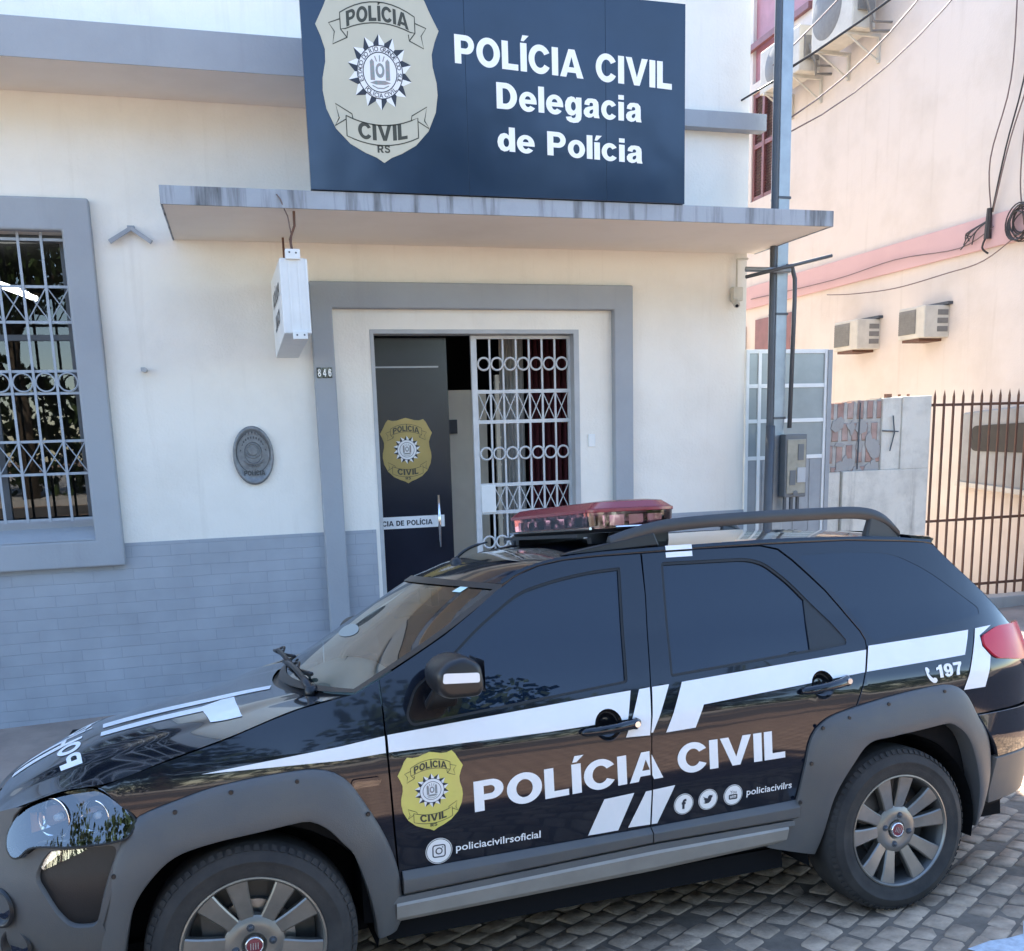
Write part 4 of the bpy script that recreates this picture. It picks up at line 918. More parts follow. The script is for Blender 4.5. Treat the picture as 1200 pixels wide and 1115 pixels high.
# ------------------------------------------------------------------ pink house
PX = 7.30
PH = empty('pink_house', (PX, 5, 0)); tag(PH, 'tall pale pink house with a rose band and maroon shutters beyond the gate', 'building')
def ph(x, y, z): return (x - PX, y - 5, z)
def phbox(b, x0, x1, y0, y1, z0, z1): return b.box(x0 - PX, x1 - PX, y0 - 5, y1 - 5, z0, z1)
sh = [(4.98, 5.545, 5.005, 6.43)]; 
b = MB(); phbox(b, PX, PX + .25, -1.0, 4.98, -.2, 10); phbox(b, PX, PX + .25, 4.98, 5.545, -.2, 5.005); phbox(b, PX, PX + .25, 4.98, 5.545, 6.43, 6.56)
phbox(b, PX, PX + .25, 5.545, 14, -.2, 10); phbox(b, PX, PX + .25, 4.98, 5.545, 8.2, 10); phbox(b, PX + .25, PX + 9, -1.0, -.75, -.2, 10); phbox(b, PX, PX + 9, 14, 14.2, -.2, 10); phbox(b, PX + .25, PX + 9, -.75, 14, 9.8, 9.95); phbox(b, PX + .3, PX + .35, 4.5, 6, 4.5, 8.5)
b.build('wall', M['pink'], PH)
b = MB(); phbox(b, PX - .035, PX - .001, -1.03, 14, 3.535, 3.843); b.build('band', M['pinkband'], PH, bevel=.006)
b = MB(); y0_, y1_, z0_, z1_ = 4.98, 5.545, 5.005, 6.43
phbox(b, PX + .02, PX + .06, y0_, y0_ + .05, z0_, z1_); phbox(b, PX + .02, PX + .06, y1_ - .05, y1_, z0_, z1_); phbox(b, PX + .015, PX + .065, 5.235, 5.29, z0_, z1_)
for z in (z0_, z1_ - .06, 5.70): phbox(b, PX + .021, PX + .059, y0_, y1_, z, z + .06)
shf = b.build('shutter', M['maroon'], PH)
b = MB(); z = z0_ + .07
while z < z1_ - .06:
    for a, c in ((y0_ + .05, 5.235), (5.29, y1_ - .05)):
        b.add([ph(PX + .05, a, z), ph(PX + .05, c, z), ph(PX + .025, c, z - .022), ph(PX + .025, a, z - .022), ph(PX + .056, a, z - .002), ph(PX + .056, c, z - .002)], [(0, 1, 2, 3), (0, 1, 5, 4)])
    z += .038
b.build('louvres', M['maroon'], shf)
b = MB(); phbox(b, PX + .05, PX + .10, 4.98, 5.545, 6.56, 8.2); b.build('window_leaf', M['maroonlt'], PH)
b = MB(); phbox(b, PX - .06, PX + .0, 4.10, 5.7, 6.98, 7.06); b.build('window_sill', M['maroon'], PH)
b = MB(); phbox(b, PX - .02, PX + .0, 4.05, 4.75, 7.06, 8.2); b.build('window_leaf', M['maroonlt'], PH)
for a, c, zz in ((4.35, 5.3, 3.36), (5.6, 6.6, 3.30)):
    b = MB(); phbox(b, PX - .03, PX - .001, a, c, zz - .5, zz + .0); fl = b.build('lower_window', M['maroon'], PH)
# grey service hatch set in the wall
SH = empty('service_hatch', (PX, .2, 1.2)); tag(SH, 'grey sheet metal cabin side with a dark rounded window behind the fence bars', 'hatch')
b = MB()
b.hexa([(-.10, .77, .0), (-.14, -1.1, -.10), (-.005, -1.1, -.10), (-.005, .77, .0)], [(-.10, .77, .745), (-.14, -1.1, .86), (-.005, -1.1, .86), (-.005, .77, .745)]); b.build('panel', M['vangrey'], SH, bevel=.02, seg=3)
wo_ = rnd([(.62, .36), (.62, .61), (-.9, .66), (-.9, .34)], .08)
sheet('hatch_window', M['blackpl'], SH, fill(wo_, h=0), lambda u, v: (-.104 + (u - .77) * .0214 - .004, u, v), .003, skirt=.006, center=(3, 0, .5))
b = MB(); b.hexa([(-.13, .80, .0), (-.17, -1.1, -.10), (-.005, -1.1, -.1), (-.005, .80, 0)], [(-.125, .80, .045), (-.165, -1.1, -.05), (-.004, -1.1, -.05), (-.004, .8, .045)]); b.build('ledge', M['acwhite'], SH)
# air conditioners
def window_ac(y0, y1, z0, z1, label):
    t = empty('window_air_conditioner', (PX, (y0 + y1) / 2, z0)); tag(t, label, 'air conditioner', 'window air conditioners in the pink wall')
    w_ = (y1 - y0) / 2; h_ = z1 - z0
    b = MB(); b.box(-.31, 0, -w_, w_, 0, h_); b.build('case', M['acwhite'], t, bevel=.012)
    b = MB(); b.box(-.318, -.3105, -w_ * .35, w_ * .92, .05, h_ - .03); b.build('front_grille', M['acgrey'], t, bevel=.003)
    b = MB()
    for k in range(9): b.box(-.3225, -.3185, -w_ * .33, w_ * .90, .06 + k * (h_ - .10) / 9, .066 + k * (h_ - .10) / 9)
    b.build('front_slats', M['acgrey'], t)
    b = MB()
    for k in range(3): b.box(-.15, -.02, -w_ - .004, -w_ + .001, .06 + k * .085, .115 + k * .085)
    b.build('side_louvre', M['acgrey'], t)
    b = MB(); b.box(-.06, .02, -w_ - .04, w_ + .04, h_ + .004, h_ + .035); b.build('wall_opening', M['pipe'], t)
    b = MB(); b.box(-.30, -.02, -w_ * .6, w_ * .7, -.03, -.002); b.build('bracket', M['rust'], t)
window_ac(2.50, 2.96, 2.715, 3.055, 'window air conditioner farther along the pink wall, nearer the steel post')
window_ac(1.36, 1.78, 2.735, 3.065, 'window air conditioner in the pink wall, nearer the fence')
def split_ac(y0, y1, z0, z1, x0, label):
    t = empty('outdoor_unit', (PX, (y0 + y1) / 2, z0)); tag(t, label, 'air conditioner', 'outdoor air conditioner units on the pink wall')
    w_ = (y1 - y0) / 2; h_ = z1 - z0; d = x0
    b = MB(); b.box(-d, -d + .30, -w_, w_, 0, h_); b.build('case', M['acwhite'], t, bevel=.015)
    b = MB(); b.lathe([(.0, .012), (.05, .012), (h_ * .40, .004), (h_ * .42, 0)], (-d - .001, w_ * .25, h_ * .5), 28, (-1, 0, 0)); b.build('fan_grille', M['acgrey'], t, smooth=True)
    b = MB(); b.box(-d + .06, -d + .26, -w_ - .035, -w_ - .001, h_ * .25, h_ * .75); b.tube([(-d + .16, -w_ - .03, h_ * .3), (-d + .16, -w_ - .10, h_ * .15), (-d + .2, -w_ - .06, -.05), (0, -w_ - .05, -.03)], .018, 6); b.tube([(-d + .12, -w_ - .03, h_ * .55), (-d + .1, -w_ - .09, h_ * .4), (-d + .2, -w_ - .1, .03), (0, -w_ - .08, .05)], .014, 6); b.build('pipe_cover', M['acgrey'], t)
    for y in (-w_ * .7, w_ * .7):
        b = MB(); b.box(-d - .02, 0, y - .018, y + .018, -.035, -.002); b.box(-.03, 0, y - .018, y + .018, -.30, -.035); b.tube([(-d + .02, y, -.03), (-.015, y, -.28)], .012, 5); b.build('bracket', M['acwhite'], t)
split_ac(3.70, 4.62, 6.10, 6.62, .42, 'outdoor air conditioner unit half hidden behind the steel post')
split_ac(2.60, 3.40, 6.17, 6.86, .45, 'higher outdoor air conditioner unit with bracket and tangled pipes, right of the post')
# cables over the lane
def cable(pts, r, label, m='cable', grp='cables hanging on the pink wall'):
    b = MB(); b.tube(spline(pts, 5), r, 5); o = b.build('cable', M[m], smooth=True); tag(o, label, 'cable', grp); return o
Xc = PX - .06
cable([(Xc, .79, 3.86), (Xc - .04, .80, 4.35), (Xc - .02, .62, 5.0), (Xc - .03, .60, 5.9), (Xc - .05, .62, 7.2)], .007, 'leftmost dark cable of the sheaf rising from the junction on the rose band', 'cablebr')
cable([(Xc, .78, 3.86), (Xc - .03, .62, 4.4), (Xc - .03, .42, 5.1), (Xc - .03, .33, 6.2), (Xc - .03, .30, 7.2)], .008, 'thick dark cable in the sheaf that leans right above the junction')
cable([(Xc, .77, 3.86), (Xc - .05, .55, 4.45), (Xc - .05, .32, 5.05), (Xc - .05, .10, 6.0)], .007, 'thin cable of the sheaf leaning most to the right', 'cablebr')
cable([(Xc, .36, 3.66), (Xc - .02, .42, 4.05), (Xc - .03, .39, 4.6), (Xc - .04, .24, 5.4), (Xc - .04, .12, 6.2)], .007, 'single cable dropping to the coil at the right edge', 'cablebr')
cable([(Xc, .75, 3.72), (Xc, 1.2, 3.60), (Xc, 2.2, 3.66), (Xc, 3.4, 3.62), (PX - .05, 5.4, 3.66)], .006, 'thin cable running level along the rose band', 'cablebr')
cable([(Xc, .40, 3.60), (Xc, .85, 3.42), (Xc, 1.4, 3.38), (Xc, 2.2, 3.35), (Xc, 3.0, 3.40), (Xc, 3.5, 3.46)], .006, 'slack thin cable sagging below the rose band', 'cablebr')
b = MB(); rr = random.Random(2)
b.tube([(Xc, .82, 3.62), (Xc - .02, .79, 3.90)], [.035, .025], 7)
for k in range(7): b.tube(spline([(Xc, .79, 3.80), (Xc - .02, .95 + .05 * k * rr.random(), 3.72), (Xc - .01, 1.0 + .18 * rr.random(), 3.58 + .02 * k)], 4), .006, 5)
b.tube(spline([(Xc, .80, 3.70), (Xc - .02, .86, 3.55), (Xc, .80, 3.48)], 4), .010, 5)
o = b.build('cable_junction', M['cable']); tag(o, 'black cable junction with loose ends on the rose band', 'cable joint')
b = MB()
for k in range(9):
    c0 = (Xc - .02 - .006 * k, .36 + rr.uniform(-.04, .04), 3.68 + rr.uniform(-.03, .03)); b.tube(ring_pts(c0, (rr.uniform(-.15, .15), 1, 0), (0, rr.uniform(-.2, .2), 1), .13 + rr.uniform(-.035, .035), 20), .007, 5, close=True)
o = b.build('cable_coil', M['cable']); tag(o, 'coiled bunch of black cable on the pink wall at the right edge', 'cable')
def span(a, c, sag, r, label, m='cable'):
    a, c = Vector(a), Vector(c); pts = [a.lerp(c, t / 8) - Vector((0, 0, sag * 4 * (t / 8) * (1 - t / 8))) for t in range(9)]
    b = MB(); b.tube(pts, r, 5); o = b.build('cable', M[m], smooth=True); tag(o, label, 'cable', 'overhead cables at the post'); return o
span((4.20, -.30, 4.52), (6.6, -1.0, 6.3), .10, .010, 'thick black overhead cable climbing right across the post')
span((4.20, -.32, 4.50), (3.95, .3, 4.38), .0, .008, 'short black cable end between post and station corner')
span((4.31, -.30, 4.22), (7.2, 1.2, 6.6), .18, .007, 'upper of two thin cables sagging from post to pink wall', 'cablebr')
span((4.31, -.30, 4.12), (7.2, .5, 6.5), .26, .006, 'lower of two thin cables sagging from post to pink wall', 'cablebr')
span((4.20, -.25, 4.62), (6.0, .6, 6.2), .03, .006, 'faint thin cable crossing behind the thick black one', 'cablebr')

# ------------------------------------------------------------------ across the street: what the glass and the paint reflect
def tree(x, y, h, r, n, seed, label):
    rr = random.Random(seed); z = road_z(x, y); t = empty('tree', (x, y, z)); tag(t, label, 'tree', 'trees across the street')
    b = MB(); b.tube([(0, 0, -.2), (.05, 0, h * .25), (-.05, .1, h * .5), (.1, 0, h * .75)], [.22, .17, .12, .05], 8)
    for k in range(6):
        a = rr.uniform(0, 6.28); b.tube([(0, 0, h * (.3 + .06 * k)), (math.cos(a) * r * .35, math.sin(a) * r * .35, h * (.45 + .06 * k)), (math.cos(a) * r * .7, math.sin(a) * r * .7, h * (.55 + .06 * k))], [.09, .06, .02], 6)
    b.build('trunk', M['bark'], t, smooth=True)
    cl = [(rr.gauss(0, r * .42), rr.gauss(0, r * .42), h * .68 + rr.gauss(0, h * .13), rr.uniform(.3, .55) * r) for _ in range(16)]
    b = MB()
    for k in range(n):
        c = rr.choice(cl); d = Vector((rr.gauss(0, 1), rr.gauss(0, 1), rr.gauss(0, 1))).normalized() * c[3] * rr.uniform(.5, 1.05); p = Vector(c[:3]) + d
        u = Vector((rr.gauss(0, 1), rr.gauss(0, 1), rr.gauss(0, 1))).normalized(); v = u.orthogonal(); s = rr.uniform(.07, .14)
        b.quad(p - u * s - v * s * .4, p + u * s - v * s * .4, p + u * s + v * s * .4, p - u * s + v * s * .4)
    b.build('crown', M['leaf'], t)
tree(-9.5, -17.5, 8.2, 3.4, 4500, 1, 'broad leafy tree across the street, leftmost of the row'); tree(-5, -18, 8.8, 3.4, 4500, 5, 'tall leafy tree across the street facing the barred window'); tree(-.3, -18, 8.4, 3.2, 5200, 2, 'leafy tree across the street opposite the station door'); tree(5, -17.8, 9.3, 3.4, 6500, 3, 'leafy tree across the street opposite the pink house'); tree(10.5, -18.5, 8.0, 3.0, 5000, 4, 'leafy tree across the street, rightmost of the row'); tree(-15, -18, 9, 3.4, 2200, 6, 'leafy tree across the street beyond the leftmost corner')
b = MB(); rr = random.Random(9)
for k in range(13000):
    x = rr.uniform(-28, 30); z = rr.random() ** .8 * (3.2 + .35 * math.sin(x * .7) + .3 * math.sin(x * 1.9)); y = -19.5 + rr.uniform(-.6, .6); p = Vector((x, y, road_z(x, y) + z))
    u = Vector((rr.gauss(0, 1), rr.gauss(0, 1), rr.gauss(0, 1))).normalized(); v = u.orthogonal(); s = rr.uniform(.08, .16)
    b.quad(p - u * s - v * s * .5, p + u * s - v * s * .5, p + u * s + v * s * .5, p - u * s + v * s * .5)
o = b.build('hedge', M['leaf']); tag(o, 'long tall hedge across the street under the trees', 'hedge', kind='stuff')
# ------------------------------------------------------------------ police car
CAR = empty('police_car'); tag(CAR, 'black police estate car with white stripes, shield and red light bar parked at the kerb', 'car')
cm = Matrix.Identity(4)
for i in range(3): cm[i][0], cm[i][1], cm[i][2], cm[i][3] = CEX[i], CEY[i], CEZ[i], CO[i]
CAR.matrix_world = cm
CEN = (1.3, .81, .8); MIR = HWC
LF = PL[0]; LB_ = PL[-1]
def side(name, m, outline, holes=(), off=0., h=.04, skirt=.014, far=True, parent=None, he=.03, fm=S):
    tri = fill(outline, holes, h, he)
    o = sheet(name, m, parent or CAR, tri, lambda u, v: fm(u, v), off, skirt, CEN)
    o2 = sheet(name, m, (parent if parent is None else None) or CAR, tri, lambda u, v: fm(u, v), off, skirt, CEN, mirror=MIR) if far else None
    return o, o2
# inner dark shell, floor and wheel housings
def archcut(c, r, zb=.2): return [(c + r * math.cos(R(a)), .33 + r * math.sin(R(a))) for a in range(-20, 201, 10)]
sk = [(-.86, .27), (-.40, .27)] + [(0 - .41 * math.cos(R(a)), .33 + .375 * math.sin(R(a))) for a in range(0, 181, 12)] + [(.42, .30), (2.05, .30)] + [(2.465 - .41 * math.cos(R(a)), .33 + .375 * math.sin(R(a))) for a in range(0, 181, 12)] + [(2.90, .30), (3.60, .30), (3.55, .93), (2.4, .95), (.5, .90), (-.1, .86), (-.55, .78), (-.86, .70)]
side('inner_shell', M['dark'], sk, off=-.034, h=.09, skirt=0)
b = MB(); b.box(-.70, 3.25, .28, 1.34, .21, .30); b.box(-.62, .42, .33, 1.29, .3, .86); b.box(.36, .44, .10, 1.52, .3, .98); b.box(.44, 2.0, .12, 1.50, .22, .30); b.box(2.0, 3.2, .33, 1.29, .3, .80); b.build('underbody', M['dark'], CAR)
for c in (0, 2.465):
    for y0, y1 in ((.045, .36), (1.575, 1.26)):
        b = MB(); arc_ = [(c + .405 * math.cos(R(a)), .33 + .372 * math.sin(R(a))) for a in range(-15, 196, 10)]
        n = len(arc_); b.v = [(x, y0, z) for x, z in arc_] + [(x, y1, z) for x, z in arc_]; b.f = [(i, i + 1, n + i + 1, n + i) for i in range(n - 1)] + [tuple(range(n, 2 * n))]
        b.build('wheel_housing', M['dark'], CAR)
# doors, fenders, quarters
HC1 = circ(1.246, .886, .052, 26, .055); HC2 = circ(2.146, .936, .050, 26, .053)
win1 = rnd([(.548, .957), (.532, .995), (.572, 1.083), (.655, 1.135), (.7178, 1.176), (.8228, 1.262), (.962, 1.352), (1.012, 1.375), (1.125, 1.402), (1.27, 1.424), (1.397, 1.430), (1.345, 1.022), (1.0, .994)], [.02, .02, .03, .06, .06, .06, .05, .05, .06, .08, .012, .015, .1])
win2 = rnd([(1.516, 1.025), (1.564, 1.438), (1.93, 1.434), (2.005, 1.413), (2.10, 1.333), (2.168, 1.25), (2.25, 1.16), (2.297, 1.09), (2.29, 1.075), (2.134, 1.062)], [.012, .015, .05, .06, .06, .05, .05, .02, .01, .05])
qw = rnd([(2.165, 1.430), (2.40, 1.431), (2.61, 1.412), (2.762, 1.340), (3.005, 1.166), (3.00, 1.138), (2.425, 1.075), (2.405, 1.098), (2.338, 1.215), (2.287, 1.287), (2.224, 1.357)], [.012, .05, .06, .08, .02, .02, .015, .02, .05, .05, .05])
side('front_fender', M['paint'], [(-.405, .886), (-.33, .909), (-.197, .9415), (-.026, .9845), (.10, 1.0235), (.192, 1.0485), (.331, 1.0715), (.379, 1.079), (.418, 1.097), (.4565, 1.115), (.458, 1.0), (.456, .9185), (.463, .6272), (.476, .42), (.43, .42), (.36, .62), (.25, .76), (.05, .80), (-.2, .77), (-.315, .775), (-.3665, .8435)], off=0)
fdoor, _ = side('front_door', M['paint'], [(.462, 1.117), (.58, 1.176), (.6984, 1.238), (.8, 1.302), (.8384, 1.328), (.91, 1.378), (.99, 1.423), (1.08, 1.452), (1.18, 1.466), (1.32, 1.472), (1.486, 1.473), (1.475, 1.318), (1.450, 1.15), (1.4262, .988), (1.4135, .88), (1.4065, .781), (1.399, .505), (1.3985, .43), (.482, .40), (.470, .6272), (.4625, .9185), (.4635, 1.0)], [win1, HC1])
rdoor, _ = side('rear_door', M['paint'], [(1.4945, 1.473), (1.72, 1.476), (2.0, 1.474), (2.076, 1.455), (2.13, 1.41), (2.188, 1.351), (2.25, 1.285), (2.302, 1.2134), (2.3648, 1.1197), (2.3785, 1.085), (2.376, 1.06), (2.3413, .9592), (2.2693, .8051), (2.206, .6826), (2.13, .56), (2.05, .46), (1.98, .43), (1.4035, .43), (1.404, .505), (1.4115, .781), (1.4185, .88), (1.4312, .988), (1.455, 1.15), (1.480, 1.318)], [win2, HC2])
side('rear_quarter', M['paint'], [(2.012, 1.478), (2.4, 1.474), (2.65, 1.458), (2.80, 1.446), (2.84, 1.435), (2.936, 1.34), (3.01, 1.28), (3.106, 1.2), (3.20, 1.1), (3.27, 1.04), (3.33, .95), (3.35, .86), (3.36, .755), (2.86, .745), (2.84, .80), (2.70, .83), (2.45, .82), (2.22, .78), (2.2155, .69), (2.2755, .803), (2.3475, .9575), (2.3825, 1.0588), (2.385, 1.0865), (2.3715, 1.1215), (2.309, 1.216), (2.2565, 1.289), (2.195, 1.356), (2.1365, 1.416), (2.081, 1.462)], [qw])
def grow(poly, d, flip=False):
    c = (sum(p[0] for p in poly) / len(poly), sum(p[1] for p in poly) / len(poly)); out = []
    N = len(poly); area = sum(poly[i][0] * poly[(i + 1) % N][1] - poly[(i + 1) % N][0] * poly[i][1] for i in range(N))
    sg = 1 if area > 0 else -1
    for i in range(N):
        a, b = poly[i - 1], poly[(i + 1) % N]; dx, dy = b[0] - a[0], b[1] - a[1]; l = math.hypot(dx, dy) or 1
        out.append((poly[i][0] + sg * dy / l * d, poly[i][1] - sg * dx / l * d))
    return out
side('window_glass', M['glass_dark'], grow(win1, .012), off=-.010, h=.10, skirt=0); side('window_glass', M['glass_dark'], grow(win2, .012), off=-.010, h=.10, skirt=0)
side('quarter_glass', M['glass_dark'], grow(qw, .004), off=-.0015, h=.10, skirt=0)
side('window_seal', M['seal'], grow(win1, .004), [grow(win1, -.009)], off=-.003, h=0, skirt=.006, he=.04); side('window_seal', M['seal'], grow(win2, .004), [grow(win2, -.010)], off=-.003, h=0, skirt=.006, he=.04)
side('window_corner', M['gloss'], rnd([(.553, .962), (.538, .995), (.577, 1.083), (.66, 1.135), (.70, 1.156), (.735, 1.02), (.70, .968)], .02), off=-.004, h=.08, skirt=.006)
side('window_corner', M['blackpl'], rnd([(2.150, 1.262), (2.172, 1.244), (2.248, 1.156), (2.292, 1.092), (2.285, 1.077), (2.150, 1.066), (2.125, 1.068)], [.01, .03, .05, .02, .01, .01, .01]), off=-.003, h=.08, skirt=.006)
b = MB(); b.box(-.02, 0, 0, 0, 0, 0)
# roof, pillars, windscreen, bonnet, tailgate
def two(fn, nu, nv, name, m, **k):
    b = MB(); b.grid(lambda u, v: fn(u, v * 2), nu, nv); return b.build(name, m, CAR, smooth=True, **k)
roofo = two(roof, 30, 28, 'roof', M['paint'])
b = MB()
for mi in (0, 1):
    f = (lambda p: p) if not mi else (lambda p: (p[0], 2 * MIR - p[1], p[2]))
    k = len(b.v); pts = [.93 + (2.83 - .93) * i / 40 for i in range(41)]
    for l in pts:
        zr = hermite(ROOF, max(l, .955)); zr = min(zr, hermite(ROOF, l))
        zd = lerp([(.93, 1.385), (.99, 1.4235), (1.08, 1.4525), (1.18, 1.4665), (1.32, 1.4725), (1.5, 1.4735), (1.72, 1.4765), (2.01, 1.4775), (2.4, 1.4745), (2.65, 1.459), (2.8, 1.447), (2.83, 1.436)], l)
        zt = max(hermite(ROOF, l), zd + .004)
        b.v += [f(S(l, zd - .002, -.010)), f(S(l, zd + .002, .001)), f(S(l, (zd + zt) / 2, .003)), f(S(l, zt, .0))]
    for i in range(40):
        for j in range(3): b.f.append((k + i * 4 + j, k + (i + 1) * 4 + j, k + (i + 1) * 4 + j + 1, k + i * 4 + j + 1))
    b.build('roof_side_rail', M['paint'], CAR, smooth=True); b = MB()
b = MB(); b.grid(lambda u, v: wind(u, .03 + v * 1.94), 16, 28); b.build('windscreen', M['windscreen'], CAR, smooth=True)
b = MB()
for t0, t1 in ((0, .05), (1.95, 2.0)): b.grid(lambda u, v: Vector(wind(u, t0 + (t1 - t0) * v)) + Vector((-.003, 0, .003)), 16, 1)
b.grid(lambda u, v: Vector(wind(.955 + .06 * u, .0 + 2 * v)) + Vector((-.003, 0, .003)), 1, 28); b.grid(lambda u, v: Vector(wind(.0 + .05 * u, .0 + 2 * v)) + Vector((-.003, 0, .003)), 1, 28)
b.build('windscreen_seal', M['blackpl'], CAR, smooth=True)
b = MB(); b.grid(lambda u, v: hood(u, v * 2), 80, 96); hoodo = b.build('bonnet', M['paint'], CAR, smooth=True)
b = MB()
b.grid(lambda u, v: Vector(hood(1.0, .02 + 1.96 * v)).lerp(Vector(wind(.02, .02 + 1.96 * v)), u * 1.05) + Vector((0, 0, -.012 - .012 * math.sin(math.pi * min(u, 1)))), 4, 28); b.build('cowl', M['blackpl'], CAR, smooth=True)
EL = [(.75, 3.36), (.95, 3.33), (1.04, 3.27), (1.1, 3.20), (1.2, 3.106), (1.28, 3.01), (1.34, 2.936), (1.442, 2.83)]
def tailg(u, v):
    z = .74 + (1.45 - .74) * u; e = S(lerp(EL, z), z, .001); f = v if v <= 1 else 2 - v
    return (e[0] + .05 * (1 - (1 - f) ** 2), e[1] + (MIR - e[1]) * f if v <= 1 else 2 * MIR - (e[1] + (MIR - e[1]) * f), z)
b = MB(); b.grid(lambda u, v: tailg(u, v * 2), 16, 16); b.build('tailgate', M['paint'], CAR, smooth=True)
b = MB(); b.grid(lambda u, v: Vector(tailg(.52 + .42 * u, .16 + 1.68 * v)) + Vector((.006, 0, .004)), 8, 12); b.build('rear_window', M['glass_dark'], CAR, smooth=True)
b = MB(); pr = [(2.72, 1.482), (2.845, 1.470), (2.872, 1.458), (2.86, 1.444), (2.76, 1.440)]
ysp = [.215, .24, .5, .81, 1.12, 1.38, 1.405]; kz = [0, .003, .022, .03, .022, .003, 0]; kk = [.82, 1, 1, 1, 1, 1, .82]
b.v = [(2.74 + (s - 2.74) * q + .02 * math.sin(math.pi * (y - .2) / 1.22), y, z + dz) for y, dz, q in zip(ysp, kz, kk) for s, z in pr]; n = 5
b.f = [(i * n + j, i * n + (j + 1) % n, (i + 1) * n + (j + 1) % n, (i + 1) * n + j) for i in range(6) for j in range(n)] + [tuple(range(n)), tuple(range(6 * n, 7 * n))]
b.build('roof_spoiler', M['paint'], CAR, angle=40)
# flares
def resample(pts, n):
    pts = spline(pts, 8); L = [0]
    for a, c in zip(pts, pts[1:]): L.append(L[-1] + math.dist(a, c))
    out = []
    for i in range(n):
        t = L[-1] * i / (n - 1); k = min(max(bisect.bisect(L, t) - 1, 0), len(pts) - 2); u = (t - L[k]) / ((L[k + 1] - L[k]) or 1)
        out.append(tuple(a + (c - a) * u for a, c in zip(pts[k], pts[k + 1])))
    return out
def flare(outer, inner, name, bolts):
    N = 56; o_, i_ = resample(outer, N), resample(inner, N)
    prof = [(0, -.006), (0, .010), (.04, .017), (.16, .026), (.40, .036), (.70, .044), (.92, .046), (.985, .043), (1.0, .036), (1.0, -.03)]
    b = MB()
    for mi in (0, 1):
        k = len(b.v); n = len(prof)
        for (a, c) in zip(o_, i_):
            for t, off in prof:
                p = S(a[0] + (c[0] - a[0]) * t, a[1] + (c[1] - a[1]) * t, off); b.v.append(p if not mi else (p[0], 2 * MIR - p[1], p[2]))
        b.f += [(k + i * n + j, k + (i + 1) * n + j, k + (i + 1) * n + j + 1, k + i * n + j + 1) for i in range(N - 1) for j in range(n - 1)]
        b.f += [tuple(k + j for j in range(n)), tuple(k + (N - 1) * n + j for j in range(n))]
        if not mi:
            o = b.build(name, M['clad'], CAR, angle=38); b = MB()
        else: b.build(name, M['clad'], CAR, angle=38)
    for l, z in bolts:
        q = MB(); p = Vector(S(l, z, .024)); nn = (Vector(S(l, z, .03)) - Vector(S(l, z, .02))).normalized(); q.tube([p, p + nn * .005], [.008, .0065], 10); q.build('flare_bolt', M['blackpl'], o)
    return o
flare([(-.462, .32), (-.455, .40), (-.4481, .4729), (-.4077, .6036), (-.3538, .7276), (-.3120, .780), (-.2659, .800), (-.17, .826), (-.0874, .8451), (.033, .8584), (.1745, .8642), (.245, .858), (.2961, .836), (.337, .7959), (.3766, .7288), (.4139, .6583), (.4487, .5749), (.4732, .4849), (.482, .4041), (.487, .33), (.465, .27)],
      [(-.385, .30), (-.3765, .3674), (-.3373, .5165), (-.2709, .6091), (-.2008, .6594), (-.0919, .6826), (.0392, .6951), (.150, .7065), (.198, .7045), (.2495, .6717), (.2924, .6201), (.3282, .5711), (.3667, .4466), (.3862, .347), (.3962, .262)], 'front_flare', [(-.20, .79), (-.035, .828), (.165, .835), (.38, .70), (-.385, .62), (-.43, .46)])
flare([(1.90, .330), (1.985, .44), (2.0196, .5158), (2.045, .64), (2.0767, .7451), (2.1366, .8006), (2.2312, .8297), (2.4481, .8632), (2.6604, .882), (2.7506, .8763), (2.8154, .8348), (2.8677, .7486), (2.9243, .6638), (2.9642, .528), (2.9627, .3713), (2.945, .30)],
      [(2.105, .275), (2.1278, .3478), (2.1598, .4921), (2.2259, .6064), (2.3092, .6973), (2.42, .712), (2.5536, .7226), (2.68, .733), (2.7188, .7242), (2.7842, .671), (2.844, .5563), (2.8829, .4298), (2.9006, .3007), (2.90, .265)], 'rear_flare', [(2.115, .78), (2.235, .805), (2.42, .838), (2.69, .86), (2.06, .65), (2.02, .50)])
# door cladding and sill
def band(name, m, l0, l1, ztop, zbot, prof, parent=None):
    for mi in (0, 1):
        b = MB(); N = 30; n = len(prof)
        for i in range(N + 1):
            l = l0 + (l1 - l0) * i / N; a, c = lerp(ztop, l), lerp(zbot, l)
            for t, off in prof:
                p = S(l, a + (c - a) * t, off); b.v.append(p if not mi else (p[0], 2 * MIR - p[1], p[2]))
        b.f = [(i * n + j, (i + 1) * n + j, (i + 1) * n + j + 1, i * n + j + 1) for i in range(N) for j in range(n - 1)] + [tuple(range(n)), tuple(range(N * n, N * n + n))]
        b.build(name, m, CAR, angle=25)
cz_t = [(.49, .479), (1.406, .4913), (2.04, .506)]; cz_b = [(.485, .402), (1.405, .436), (2.04, .437)]
cp_ = [(0, -.004), (0, .004), (.30, .026), (.36, .028), (.90, .030), (1, .024), (1, -.01)]
band('door_cladding', M['clad'], .487, 1.3985, cz_t, cz_b, cp_); band('door_cladding', M['clad'], 1.4035, 2.02, cz_t, cz_b, cp_)
band('side_sill', M['clad'], .43, 2.0, [(.4, .394), (1.405, .430), (2.0, .431)], [(.4, .375), (1.4, .408), (2, .412)], [(0, -.02), (0, .026), (1, .034), (1, 0)])
band('sill_strip', M['sill'], .46, 1.97, [(.4, .378), (1.405, .411), (2.0, .414)], [(.4, .300), (1.4, .318), (2, .343)], [(0, .0), (0, .032), (.15, .040), (.75, .034), (.97, .018), (1, -.03)])
